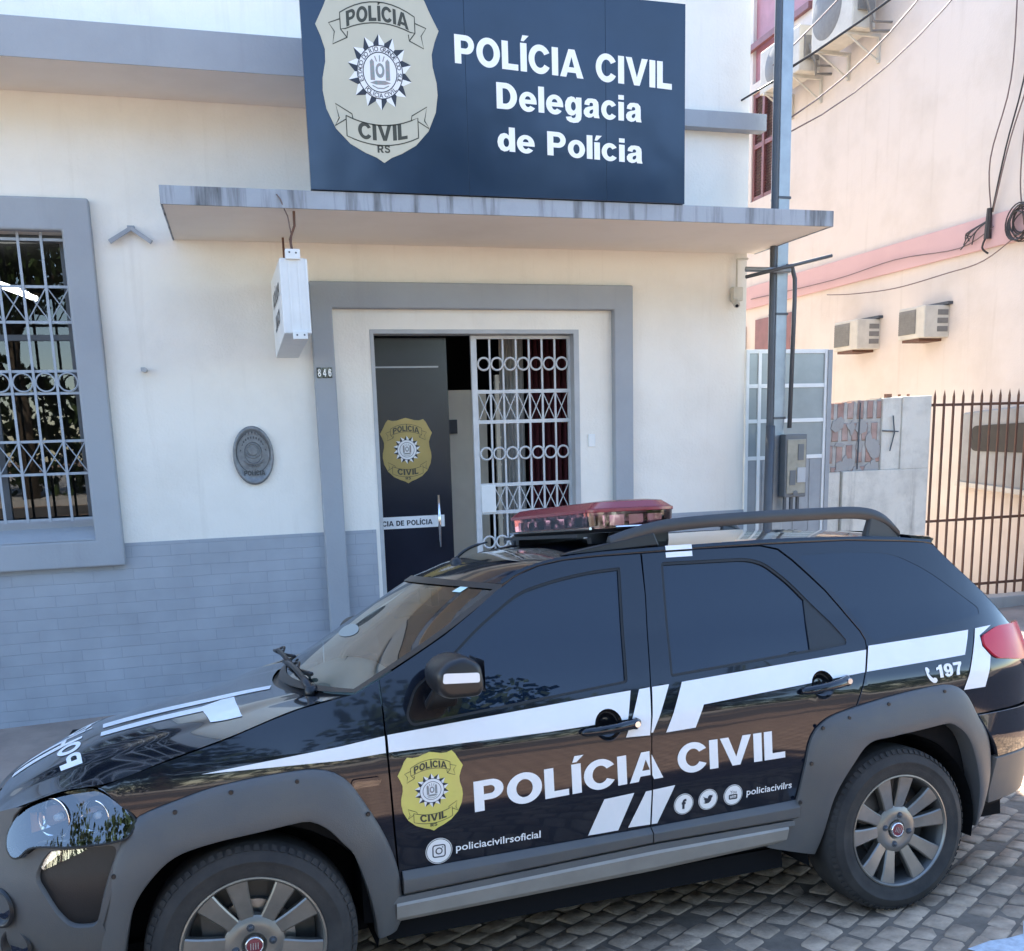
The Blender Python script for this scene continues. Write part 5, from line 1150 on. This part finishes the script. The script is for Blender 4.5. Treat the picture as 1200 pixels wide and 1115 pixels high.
# front bumper and lamps
hl = spline([(-.6277, .8515), (-.5412, .8786), (-.4603, .8896), (-.4143, .8824), (-.3665, .8435), (-.3135, .7793), (-.322, .752), (-.3562, .7279), (-.4731, .7242), (-.6001, .7305), (-.640, .705), (-.6632, .7045), (-.6863, .7296), (-.6922, .7682), (-.6708, .8128)], 4, True)
def bump_(l, z, off=0.): return S(l, z, off + .030 * math.exp(-((z - .50) / .17) ** 2) + .004)
rec = rnd([(-.5643, .714), (-.3661, .712), (-.4484, .4701), (-.52, .474), (-.5536, .5166), (-.6118, .6343), (-.5951, .6754)], [.02, .03, .02, .03, .03, .02, .02])
bo = [(-.375, .27), (-.39, .36), (-.43, .47), (-.385, .60), (-.335, .72), (-.35, .722), (-.4731, .7185), (-.5985, .7248), (-.6395, .699), (-.6652, .6985), (-.6918, .7269), (-.6982, .7682), (-.675, .82), (-.645, .845), (-.70, .836), (-.85, .80), (LF + .01, .765), (LF + .01, .25), (-.75, .25)]
side('front_bumper', M['clad'], bo, [rec], off=0, h=.06, skirt=.03, fm=bump_)
side('bumper_recess', M['blackpl'], grow(rec, .004), off=-.022, h=.07, skirt=0, fm=bump_)
side('corner_lamp', M['headlens'], rnd([(-.560, .712), (-.45, .708), (-.59, .655), (-.600, .668)], .012), off=-.010, h=.05, skirt=.006, fm=bump_)
side('corner_reflector', M['chrome'], rnd([(-.565, .708), (-.53, .706), (-.595, .662), (-.600, .668)], .008), off=-.017, h=.05, skirt=0, fm=bump_)
for l, z in ((-.745, .538), (-.722, .41)):
    p = Vector(bump_(l, z, .003)); nn = (Vector(bump_(l, z, .02)) - Vector(bump_(l, z, 0))).normalized()
    b = MB(); b.lathe([(.062, .0), (.058, .010), (.048, .004), (.040, -.012), (.0, -.014)], p, 24, nn); b.build('fog_lamp', M['blackpl'], CAR, smooth=True)
    b = MB(); b.disc(p - nn * .006, .036, nn, 20); b.build('fog_lens', M['glass_dark'], CAR)
def lensf(l, z, off=0.): return S(l, z, .032 - .37 * (z - .715) + off)
head, _ = side('headlight', M['headlens'], hl, off=.004, h=.045, skirt=.03, fm=lensf)
side('headlight_housing', M['gloss'], grow(hl, -.003), off=-.050, h=.06, skirt=-.050)
for l, z, r in ((-.545, .80, .062), (-.42, .795, .050)):
    p = Vector(S(l, z, -.046)); nn = (Vector(S(l, z, .02)) - Vector(S(l, z, 0))).normalized(); nn = (nn + Vector((-.55, 0, 0))).normalized()
    b = MB(); b.lathe([(0, -.012), (r * .45, -.006), (r * .8, .012), (r, .032), (r * 1.06, .030)], p, 28, nn); b.build('reflector_bowl', M['chrome'], head, smooth=True)
    b = MB(); b.tube([p, p + nn * .02], [.012, .010], 10); b.build('bulb', M['lampwhite'], head, smooth=True)
b = MB(); b.grid(lambda u, v: Vector(S(-.655 + .045 * u, .735 + .08 * v, -.040)) , 4, 5); b.build('indicator_bowl', mat('amber reflector', (.45, .20, .05), rough=.25, metal=.4), head, smooth=True)
for mi in (0, 1):
    b = MB(); rim = [(a, c) for a, c in hl]
    f = (lambda p: p) if not mi else (lambda p: (p[0], 2 * MIR - p[1], p[2] - fdrop(p[0])))
    b.tube([f(lensf(a, c, .001)) for a, c in rim], .004, 5, close=True); b.build('headlight_seal', M['seal'], CAR)
b = MB(); b.grid(lambda u, v: Vector(hood(0, .12 + 1.76 * v)) + Vector((-.012 * u - .004, 0, -.10 * u - .006)), 2, 16); b.build('grille', M['blackpl'], CAR)
b = MB(); pts = [Vector(hood(0, .25 + 1.5 * i / 16)) + Vector((-.012, 0, -.02)) for i in range(17)]; b.tube(pts, .016, 8); b.build('grille_trim', M['chrome'], CAR, smooth=True)
b = MB(); b.lathe([(0, .02), (.05, .016), (.06, 0)], Vector(hood(0, 1)) + Vector((-.01, 0, -.02)), 24, (-1, 0, .2)); b.build('grille_emblem', M['chrome'], CAR, smooth=True)
# rear bumper and lamps
def bmp2(l, z, off=0.): return S(l, z, off + .012 + .018 * math.exp(-((z - .60) / .12) ** 2))
side('rear_bumper', M['paint'], [(2.875, .742), (3.3, .742), (LB_ - .01, .742), (LB_ - .01, .570), (3.3, .573), (2.985, .558), (2.965, .60), (2.92, .67)], h=.07, skirt=.03, fm=bmp2)
side('rear_bumper_lower', M['clad'], [(2.972, .552), (3.3, .567), (LB_ - .01, .564), (LB_ - .01, .375), (3.3, .365), (2.985, .352), (2.972, .40)], off=.006, h=.07, skirt=.03, fm=bmp2)
side('tail_light', M['tail'], rnd([(3.42, 1.078), (3.2056, 1.0824), (3.0803, 1.083), (2.9614, 1.052), (2.958, 1.0134), (2.9998, .9715), (3.0261, .957), (3.25, .930), (3.44, .935)], [.01, .03, .03, .02, .02, .03, .02, .03, .01]), off=.010, h=.05, skirt=.02)
# mirrors
for mi in (0, 1):
    f = (lambda s, y, z: (s, y, z)) if not mi else (lambda s, y, z: (s, 2 * MIR - y, z))
    ol = rnd([(.578, 1.160), (.612, 1.196), (.672, 1.211), (.728, 1.180), (.737, 1.108), (.722, 1.076), (.612, 1.076), (.586, 1.10)], .022); cx_ = .655; cz_ = 1.140
    b = MB(); ys = [(-.226, .70), (-.222, .86), (-.208, .95), (-.17, 1.0), (-.10, 1.0), (-.03, .93), (.005, .80), (.03, .6)]
    n = len(ol)
    for y, k in ys: b.v += [f(cx_ + (s - cx_) * k + (.02 * (y + .1) if y > -.1 else 0), y, cz_ + (z - cz_) * k) for s, z in ol]
    b.f = [(i * n + j, i * n + (j + 1) % n, (i + 1) * n + (j + 1) % n, (i + 1) * n + j) for i in range(len(ys) - 1) for j in range(n)] + [tuple(range(n)), tuple(range((len(ys) - 1) * n, len(ys) * n))]
    mo = b.build('door_mirror', M['blackpl'], CAR, smooth=True)
    b = MB(); b.hexa([f(.60, .075, .985), f(.72, .08, .990), f(.70, -.03, 1.085), f(.625, -.03, 1.085)], [f(.60, .078, 1.03), f(.72, .083, 1.03), f(.70, -.03, 1.12), f(.625, -.03, 1.12)]); b.build('mirror_arm', M['blackpl'], mo, bevel=.012)
    b = MB(); po = rnd([(.595, 1.122), (.712, 1.116), (.712, 1.146), (.60, 1.153)], .008)
    if True:
        nn_ = len(po); b.v = [f(s + .002, -.2285, z + .008) for s, z in po] + [f(s + .002, -.215, z + .008) for s, z in po]
        b.f = [tuple(range(nn_))] + [(i, (i + 1) % nn_, nn_ + (i + 1) % nn_, nn_ + i) for i in range(nn_)]; b.build('side_indicator', M['lampwhite'], mo)
    b = MB(); b.quad(f(.742, -.19, 1.085), f(.742, -.02, 1.085), f(.742, -.02, 1.185), f(.742, -.19, 1.185)); b.build('mirror_glass', M['chrome'], mo)
# handles
for (c, hole, e0, e1) in (((1.246, .886), HC1, (1.138, .872), (1.364, .884)), ((2.146, .936), HC2, (2.040, .924), (2.268, .946))):
    for mi in (0, 1):
        f = (lambda p: p) if not mi else (lambda p: (p[0], 2 * MIR - p[1], p[2]))
        b = MB(); n = len(hole); rings = [(1.03, .0005), (1.0, -.002), (.93, -.016), (.7, -.028), (.35, -.032), (.02, -.033)]
        for k, off in rings: b.v += [f(S(c[0] + (p[0] - c[0]) * k, c[1] + (p[1] - c[1]) * k, off)) for p in hole]
        b.f = [(i * n + j, i * n + (j + 1) % n, (i + 1) * n + (j + 1) % n, (i + 1) * n + j) for i in range(len(rings) - 1) for j in range(n)]
        b.build('handle_cup', M['gloss'], CAR, smooth=True)
        b = MB(); N = 14
        for i in range(N + 1):
            t = i / N; l = e0[0] + (e1[0] - e0[0]) * t; z = e0[1] + (e1[1] - e0[1]) * t; hh = .013 + .004 * t + (.004 if t > .9 else 0); o1 = .006 + .030 * math.sin(math.pi * min(1, .12 + t * .80)); th = .012
            hh *= .55 if i in (0, N) else 1
            b.v += [f(S(l, z - hh, o1 - th)), f(S(l, z - hh, o1)), f(S(l, z - hh * .3, o1 + .005)), f(S(l, z + hh * .6, o1 + .004)), f(S(l, z + hh, o1 - .002)), f(S(l, z + hh, o1 - th))]
        b.f = [(i * 6 + j, i * 6 + (j + 1) % 6, (i + 1) * 6 + (j + 1) % 6, (i + 1) * 6 + j) for i in range(N) for j in range(6)] + [tuple(range(6)), tuple(range(N * 6, N * 6 + 6))]
        ho = b.build('door_handle', M['paint'], CAR, smooth=True)
        if not mi:
            p = Vector(S(e1[0] - .018, e1[1] - .002, .026)); nn = (Vector(S(e1[0], e1[1], .02)) - Vector(S(e1[0], e1[1], 0))).normalized()
            b = MB(); b.tube([p - nn * .02, p + nn * .004], .0105, 14); b.build('door_lock', M['chrome'], ho, smooth=False)
# livery
W = M['white']
def decal(name, m, outline, holes=(), h=.024, off=.003, he=.02): return sheet(name, m, CAR, fill(outline, holes, h, he), lambda u, v: S(u, v), off, 0, CEN)
decal('stripe', W, [(-.118, .8893), (.10, .9055), (.3141, .922), (.456, .9385), (.4545, .8855), (.31, .8785)])
decal('stripe', W, [(.465, .9400), (.74, .958), (1.0255, .9755), (1.22, .9878), (1.348, .9945), (1.322, .8985), (1.1718, .8925), (1.0122, .888), (.464, .8855)], [grow(HC1, .001)])
decal('stripe', W, [(1.382, .9955), (1.4245, .998), (1.4135, .915), (1.4035, .832), (1.3095, .8352)])
decal('stripe', W, [(1.434, .9985), (1.5025, 1.0015), (1.4159, .8406), (1.409, .8403)])
decal('stripe', W, [(1.555, 1.0045), (1.80, 1.018), (2.1, 1.0345), (2.3715, 1.0485), (2.343, .9655), (1.6272, .9175), (1.5871, .8386), (1.4677, .8345)], [grow(HC2, .001)])
decal('stripe', W, [(2.386, 1.062), (2.8978, 1.0825), (2.8426, .9877), (2.352, .9665)])
decal('stripe', W, [(2.9397, 1.085), (3.045, 1.090), (2.953, 1.056), (2.950, 1.012), (2.984, .9713), (2.9289, .8509), (2.8117, .8503)])
decal('stripe', W, [(1.1552, .4985), (1.2721, .5000), (1.3318, .6327), (1.2155, .6257)])
decal('stripe', W, [(1.3111, .504), (1.3983, .5025), (1.4005, .6325), (1.378, .6314)]); decal('stripe', W, [(1.4047, .503), (1.4272, .5027), (1.495, .6389), (1.4065, .6335)])
decal('stripe', W, [(1.588, 1.453), (1.700, 1.453), (1.7017, 1.4725), (1.590, 1.4725)], off=.003)
for z0_, z1_, o_ in ((1.4795, 1.4965, .006),): decal('stripe', W, [(1.5905, z0_), (1.7025, z0_), (1.703, z1_), (1.591, z1_)], off=o_)
def letters(name, m, tri, off=.0016): return sheet(name, m, CAR, tri, lambda u, v: S(u, v), off, 0, CEN)
def cutx(tri, x0, x1):
    """part of a lettering between two upright lines"""
    V, F = tri; bm = bmesh.new(); vv = [bm.verts.new((x, y, 0)) for x, y in V]
    for f in F:
        try: bm.faces.new([vv[i] for i in f])
        except ValueError: pass
    for x, n in ((x0, (-1, 0, 0)), (x1, (1, 0, 0))):
        bmesh.ops.bisect_plane(bm, geom=bm.verts[:] + bm.edges[:] + bm.faces[:], plane_co=(x, 0, 0), plane_no=n, clear_outer=True)
    bm.verts.index_update(); out = [(v.co.x, v.co.y) for v in bm.verts], [tuple(v.index for v in f.verts) for f in bm.faces]; bm.free(); return out
pt = place_text('POLÍCIA', .742, .6475, .104, .707, .034, slope=.036)
letters('lettering', M['letter'], cutx(pt, 0, 1.3985)); letters('lettering', M['letter'], cutx(pt, 1.4060, 3))
letters('lettering', M['letter'], place_text('CIVIL', 1.509, .6765, .107, .452, .034, slope=.012))
letters('lettering', M['letter'], place_text('policiacivilrsoficial', .673, .5195, .026, .304, .012)); letters('lettering', M['letter'], place_text('policiacivilrs', 1.797, .5555, .026, .197, .012, slope=.01))
letters('lettering', M['letter'], place_text('197', 2.682, .9105, .050, .132, .022, slope=.03))
ph_ = [(2.628, .950), (2.630, .957), (2.640, .957), (2.648, .948), (2.646, .938), (2.640, .934), (2.648, .922), (2.660, .912), (2.667, .915), (2.677, .911), (2.681, .901), (2.673, .893), (2.660, .894), (2.644, .906), (2.632, .925)]
letters('phone_symbol', M['letter'], fill(ph_, h=0))
def icon(c, r, parts, name):
    o = letters(name, M['letter'], fill(circ(c[0], c[1], r, 30), h=.02)); sheet('icon_line', M['ink'], o, strokes([circ(c[0], c[1], r * .93, 30) + [(c[0] + r * .93, c[1])]], r * .05), lambda u, v: S(u, v), .0024, 0, CEN)
    sheet('icon_symbol', M['inkblue'], o, parts, lambda u, v: S(u, v), .0024, 0, CEN)
c, r = (.614, .5305), .046; rr_ = rnd([(c[0] - .021, c[1] - .021), (c[0] + .021, c[1] - .021), (c[0] + .021, c[1] + .021), (c[0] - .021, c[1] + .021)], .009)
icon(c, r, merge(strokes([rr_ + [rr_[0]], circ(c[0], c[1], .0105, 18) + [(c[0] + .0105, c[1])]], .0042), fill(circ(c[0] + .0125, c[1] + .0125, .0026, 8), h=0)), 'camera_icon')
c, r = (1.533, .5605), .040; icon(c, r, place_text('f', c[0] + .001, c[1] - .019, .038, None, .05, anchor='m'), 'letter_icon')
c = (1.6335, .5635); bird = [(-.022, .014), (-.012, .008), (-.002, .005), (0, .012), (.006, .017), (.013, .015), (.020, .016), (.016, .011), (.020, .008), (.015, .006), (.012, -.006), (.003, -.014), (-.010, -.015), (-.020, -.011), (-.011, -.009), (-.017, -.003), (-.012, -.003), (-.020, .004), (-.015, .003)]
icon(c, r, fill([(c[0] + x, c[1] + y) for x, y in bird], h=0), 'bird_icon')
c = (1.739, .566); yr = rnd([(c[0] - .018, c[1] - .017), (c[0] + .018, c[1] - .017), (c[0] + .018, c[1] + .003), (c[0] - .018, c[1] + .003)], .005)
icon(c, r, merge(fill(yr, [[(c[0] - .013, c[1] - .012), (c[0] + .013, c[1] - .012), (c[0] + .013, c[1] - .002), (c[0] - .013, c[1] - .002)]], h=0), place_text('You', c[0], c[1] + .006, .012, None, .0, anchor='m'), place_text('Tube', c[0], c[1] - .0115, .009, .024, .0, anchor='m')), 'video_icon')
badge(CAR, lambda u, v: S(.5985 + u * .274 - .009 * (.5 - v) * -1 * 0, .606 + v * .265 + u * .012), .002, .0009, M['gold'], detail=False)
letters('door_rub_mark', M['paint'], fill(rnd([(.333, .79), (.435, .79), (.425, .812), (.34, .812)], .008), h=0), .008)
b_ = decal('side_repeater', M['lens'], rnd([(.338, .782), (.425, .785), (.435, .803), (.345, .806)], .008), h=0, off=.010)
# bonnet livery
def hd(u, t): return Vector(hood(u, t))
def bonnet(name, m, outline, h=.05): return sheet(name, m, CAR, fill(outline, (), h, .04), hd, .002, 0, (0.0, .81, -2))
bonnet('stripe', W, [(.336, 1.036), (.60, .985), (.985, .925), (.960, .80), (.65, .845), (.343, .893)])
bonnet('stripe', W, [(.3415, .79), (.655, .745), (.735, .81), (.795, .800), (.7547, .2712), (.660, .35), (.6525, .61), (.341, .69)])
bonnet('stripe', W, [(.09, .92), (.235, .90), (.235, .80), (.09, .80)]); bonnet('stripe', W, [(.05, 1.12), (.235, 1.06), (.235, .96), (.07, .99)])
gv, gf = place_text('POLÍCIA', .34, 0, 1.0, 1.32, .03)
sheet('lettering', M['letter'], CAR, ([(.226 + .058 * y, x) for x, y in gv], gf), hd, .002, 0, (0, .81, -2))
# roof rails, antenna, light bar
for mi in (0, 1):
    f = (lambda p: p) if not mi else (lambda p: (p[0], 2 * MIR - p[1], p[2]))
    path = spline([(1.38, .246, 1.520), (1.48, .244, 1.548), (1.63, .240, 1.574), (1.95, .240, 1.586), (2.30, .240, 1.588), (2.50, .240, 1.583), (2.61, .236, 1.552), (2.68, .232, 1.492)], 5)
    b = MB(); n = 8
    for i, p in enumerate(path):
        t = i / (len(path) - 1); hh = .022; ww = .018
        hh = .024 if t < .8 else .024 - .006 * (t - .8) / .2
        b.v += [f((p[0], p[1] + ww * math.cos(2 * math.pi * k / n + .39), p[2] + hh * 1.1 * math.sin(2 * math.pi * k / n + .39))) for k in range(n)]
    b.f = [(i * n + k, i * n + (k + 1) % n, (i + 1) * n + (k + 1) % n, (i + 1) * n + k) for i in range(len(path) - 1) for k in range(n)] + [tuple(range(n)), tuple(range((len(path) - 1) * n, len(path) * n))]
    rail = b.build('roof_rail', M['railgrey'], CAR, angle=50)
    b = MB(); zr = 1.485
    b.hexa([f((1.18, .225, zr)), f((1.58, .225, 1.50)), f((1.58, .275, 1.50)), f((1.18, .275, zr))], [f((1.22, .232, 1.497)), f((1.56, .228, 1.552)), f((1.56, .262, 1.552)), f((1.22, .262, 1.497))])
    b.build('rail_foot', M['blackpl'], rail, bevel=.008); b = MB()
    b.hexa([f((2.52, .225, 1.47)), f((2.72, .222, 1.45)), f((2.72, .26, 1.46)), f((2.52, .265, 1.48))], [f((2.545, .226, 1.575)), f((2.60, .226, 1.56)), f((2.60, .25, 1.56)), f((2.545, .25, 1.575))])
    b.build('rail_foot', M['railgrey'], rail, bevel=.008)
b = MB(); b.lathe([(.028, -.01), (.024, .012), (.010, .022), (.0, .023)], (.94, .81, 1.468), 14, (-.3, 0, 1)); b.tube(spline([(.94, .81, 1.485), (.975, .81, 1.512), (1.02, .81, 1.532), (1.08, .81, 1.545)], 4), [.007] * 10 + [.004] * 3, 6); b.build('antenna', M['blackpl'], CAR, smooth=True)
LBR = MB(); pl = rnd([(1.345, .335), (1.42, .290), (1.63, .290), (1.705, .335), (1.705, 1.285), (1.63, 1.33), (1.42, 1.33), (1.345, 1.285)], .03)
def slab(b, poly, z0, z1, k0=1.0, k1=1.0):
    c = (1.525, .81); n = len(poly); g_ = lambda p, k: (c[0] + (p[0] - c[0]) * (1 - (1 - k) * 4.2), c[1] + (p[1] - c[1]) * k) if k < 1 else p
    v0 = [(*g_(p, k0), z0) for p in poly]; v1 = [(*g_(p, k1), z1) for p in poly]
    return b.add(v0 + v1, [(i, (i + 1) % n, n + (i + 1) % n, n + i) for i in range(n)] + [tuple(range(n)), tuple(range(n, 2 * n))])
slab(LBR, pl, 1.560, 1.575, .985, 1.0); lbar = LBR.build('light_bar', M['blackpl'], CAR)
b = MB(); slab(b, pl, 1.5755, 1.636, .995, 1.0); b.build('clear_lens', clearglass('smoked pinkish lens', (.80, .50, .52), .03, 1.5, .05), lbar)
b = MB(); slab(b, grow(pl, .004), 1.6365, 1.650); slab(b, pl, 1.6505, 1.676, 1.0, .955); slab(b, pl, 1.6765, 1.682, .955, .90); b.build('red_dome', M['reddome'], lbar, bevel=.003)
b = MB(); b.box(1.42, 1.60, .36, 1.26, 1.58, 1.60); b.build('lamp_tray', M['jamb'], lbar)
b = MB()
for y in (.38, .50, .62, .78, .94, 1.06, 1.2): b.box(1.37, 1.41, y - .04, y + .04, 1.585, 1.625)
for s in (1.45, 1.53, 1.61): b.box(s - .03, s + .03, .315, .345, 1.585, 1.625)
b.build('lamp_module', M['chrome'], lbar)
b = MB(); b.box(1.36, 1.69, .36, .40, 1.52, 1.5595); b.box(1.36, 1.69, 1.22, 1.26, 1.52, 1.5595); b.hexa([(1.40, .322, 1.508), (1.66, .322, 1.515), (1.66, .327, 1.515), (1.40, .327, 1.508)], [(1.42, .322, 1.559), (1.63, .322, 1.559), (1.63, .327, 1.559), (1.42, .327, 1.559)]); b.box(1.30, 1.36, .36, 1.26, 1.545, 1.559); b.build('mount', M['blackpl'], lbar)
for s in (1.478, 1.55):
    b = MB(); b.tube([(s, .3215, 1.545), (s, .312, 1.545)], [.012, .009], 12); b.build('mount_bolt', M['chrome'], lbar)
b = MB(); b.tube([(1.345, .33, 1.577), (1.345, 1.29, 1.577)], .006, 6); b.tube([(1.43, .287, 1.577), (1.62, .287, 1.577)], .006, 6); b.build('lens_trim', M['chrome'], lbar)
# wipers
for y0, y1, dz in ((.36, .95, 0), (.98, 1.42, 0)):
    b = MB(); b.tube(spline([(.265, y0, 1.062), (.245, y0 + .06, 1.105), (.235, y0 + .30, 1.118), (.232, y1 - .1, 1.110)], 4), [.014] * 4 + [.010] * 9, 6)
    b.tube(spline([(.285, y0 + .12, 1.105), (.245, (y0 + y1) / 2, 1.108), (.235, y1 + .12, 1.092)], 4), .008, 6); b.tube([(.265, y0, 1.03), (.265, y0, 1.08)], .022, 10)
    b.tube(spline([(.245, y0 + .22, 1.115), (.26, y0 + .3, 1.13), (.25, y0 + .42, 1.112)], 3), .006, 5); b.build('wiper', M['blackpl'], CAR, smooth=True)
# inside
b = MB(); b.grid(lambda u, v: (.36 + .42 * u, .12 + 1.38 * v, .985 + .05 * math.sin(math.pi * min(1, u * 1.1)) - .10 * max(0, u - .8) / .2), 10, 6); b.build('dashboard', M['dash'], CAR, smooth=True)
b = MB(); b.tube(ring_pts((.80, .44, .98), (0, 1, 0), (.42, 0, .90), .18, 28), .014, 8, close=True); b.tube([(.80, .30, .98), (.80, .58, .98)], .016, 6); b.build('steering_wheel', M['blackpl'], CAR, smooth=True)
for y in (.44, 1.18):
    b = MB(); b.hexa([(1.02, y - .22, .45), (1.50, y - .22, .45), (1.50, y + .22, .45), (1.02, y + .22, .45)], [(1.02, y - .22, .62), (1.46, y - .22, .60), (1.46, y + .22, .60), (1.02, y + .22, .62)]); b.hexa([(1.40, y - .22, .6), (1.52, y - .22, .6), (1.52, y + .22, .6), (1.40, y + .22, .6)], [(1.58, y - .17, 1.16), (1.68, y - .17, 1.16), (1.68, y + .17, 1.16), (1.58, y + .17, 1.16)]); b.box(1.62, 1.70, y - .12, y + .12, 1.19, 1.33); b.build('front_seat', M['fabric'], CAR, bevel=.03, seg=3)
b = MB(); b.box(.80, .83, .70, .92, 1.30, 1.37); b.tube([(.81, .81, 1.36), (.80, .81, 1.42)], .01, 6); b.build('inside_mirror', M['blackpl'], CAR, bevel=.01)
ws = lambda u, v: Vector(wind(u, v))
sheet('windscreen_sticker', M['sticker'], CAR, fill([(.905, .245), (.905, .315), (.965, .30), (.965, .235)], h=.05), ws, .003, 0, (1.2, .81, .5))
sheet('windscreen_sticker', M['dash'], CAR, fill(circ(.47, .92, .055, 24, .20), h=.04), ws, .002, 0, (1.2, .81, .5))
sheet('headliner', M['fabric'], CAR, fill([(.0, .0), (1, 0), (1, 2), (0, 2)], h=.2), lambda u, v: Vector(roof(.03 + .9 * u, v)) - Vector((0, 0, .02)), 0, 0, (1, .8, 3))
# wheels
def make_wheel():
    b = MB(); b.lathe([(.224, .006), (.219, .0), (.212, .004), (.205, .030), (.198, .060), (.195, .16), (.222, .19), (.222, .196), (.19, .165), (.19, .16)], n=64); wh = b.build('wheel', M['alloyin'], None, smooth=True)
    b = MB(); b.lathe([(.217, .012), (.222, .001), (.232, -.003), (.250, -.007), (.270, -.009), (.272, -.0105), (.276, -.0105), (.278, -.009), (.295, -.003), (.305, .004), (.318, .018), (.3255, .034), (.328, .050), (.3285, .10), (.328, .150), (.322, .180), (.300, .20), (.26, .208), (.222, .196)], n=96)
    for k in range(72):
        a = 2 * math.pi * k / 72; c_, s_ = math.cos(a), math.sin(a)
        def P(r, y, w): return (r * c_ - w * s_, y, r * s_ + w * c_)
        w_ = .0095; b.hexa([P(.306, .003, -w_), P(.306, .003, w_), P(.320, .018, w_ * .8), P(.320, .018, -w_ * .8)], [P(.3075, .001, -w_), P(.3075, .001, w_), P(.3220, .0155, w_ * .8), P(.3220, .0155, -w_ * .8)])
    b.build('tyre', M['rubber'], wh, angle=40)
    b = MB()
    for k in range(10):
        a = R(44 + 72 * (k // 2) + (15 if k % 2 else -15)); c_, s_ = math.cos(a), math.sin(a)
        def P(r, y, w): return (r * c_ - w * s_, y, r * s_ + w * c_)
        ww = [(.085, .022, .026), (.125, .024, .018), (.17, .028, .009), (.214, .034, .004)]
        V = []
        for r, w_, y in ww: V += [P(r, y + .03, -w_), P(r, y + .004, -w_ - .001), P(r, y, -w_ + .004), P(r, y, 0), P(r, y, w_ - .004), P(r, y + .004, w_ + .001), P(r, y + .03, w_)]
        b.add(V, [(i * 7 + j, i * 7 + j + 1, (i + 1) * 7 + j + 1, (i + 1) * 7 + j) for i in range(3) for j in range(6)])
    b.lathe([(.0, .034), (.030, .034), (.040, .022), (.060, .018), (.078, .020), (.094, .028), (.098, .045)], n=48); b.lathe([(.226, .010), (.2235, -.003), (.2185, -.004), (.2135, .003), (.212, .02)], n=64); b.build('rim', M['alloy'], wh, angle=24)
    for k in range(4):
        a = R(8 + 90 * k); c_, s_ = .058 * math.cos(a), .058 * math.sin(a); q = MB(); q.lathe([(.0125, .022), (.0125, .017), (.009, .0165), (.008, .024), (0, .025)], (c_, 0, s_), 14); q.lathe([(.009, .024), (.008, .012), (0, .011)], (c_, 0, s_), 6); q.build('wheel_bolt', M['pipe'], wh, smooth=True)
    b = MB(); b.lathe([(.029, .030), (.029, .014), (.025, .0115), (.024, .013)], n=32); cap = b.build('centre_cap', M['chrome'], wh, smooth=True)
    b = MB(); b.lathe([(.0245, .0135), (.018, .0118), (.0, .0112)], n=28); b.build('cap_badge', mat('dull red enamel', (.20, .03, .04), rough=.3), cap, smooth=True)
    b = MB()
    for k in range(4): b.hexa([(-.0135 + k * .0075, .0105, -.011), (-.0105 + k * .0075, .0105, -.011), (-.0105 + k * .0075, .0125, -.011), (-.0135 + k * .0075, .0125, -.011)], [(-.0125 + k * .0075, .0105, .011), (-.0095 + k * .0075, .0105, .011), (-.0095 + k * .0075, .0125, .011), (-.0125 + k * .0075, .0125, .011)])
    b.build('cap_mark', M['chrome'], cap)
    b = MB(); b.lathe([(.06, .075), (.13, .075), (.13, .095), (.06, .095)], n=48); b.build('brake_disc', M['steel'], wh, angle=40)
    b = MB(); b.box(-.155, -.07, .062, .12, -.02, .11); b.lathe([(0, .10), (.195, .10)], n=40); b.build('brake_caliper', M['alloyin'], wh)
    return wh
wh = make_wheel(); 
def copy_tree(o, parent):
    c = o.copy(); COL.objects.link(c); c.parent = parent
    for ch in list(o.children): copy_tree(ch, c)
    return c
wh.parent = CAR; wh.location = (0, .0, .328); wh.rotation_euler = (R(-1), R(0), R(-2))
for (x, y, rz, ry) in ((2.465, 0, 0, 22), (0, 2 * MIR, 178, 10), (2.465, 2 * MIR, 180, 40)):
    c = copy_tree(wh, CAR); c.location = (x, y, .328); c.rotation_euler = (0, R(ry), R(rz))
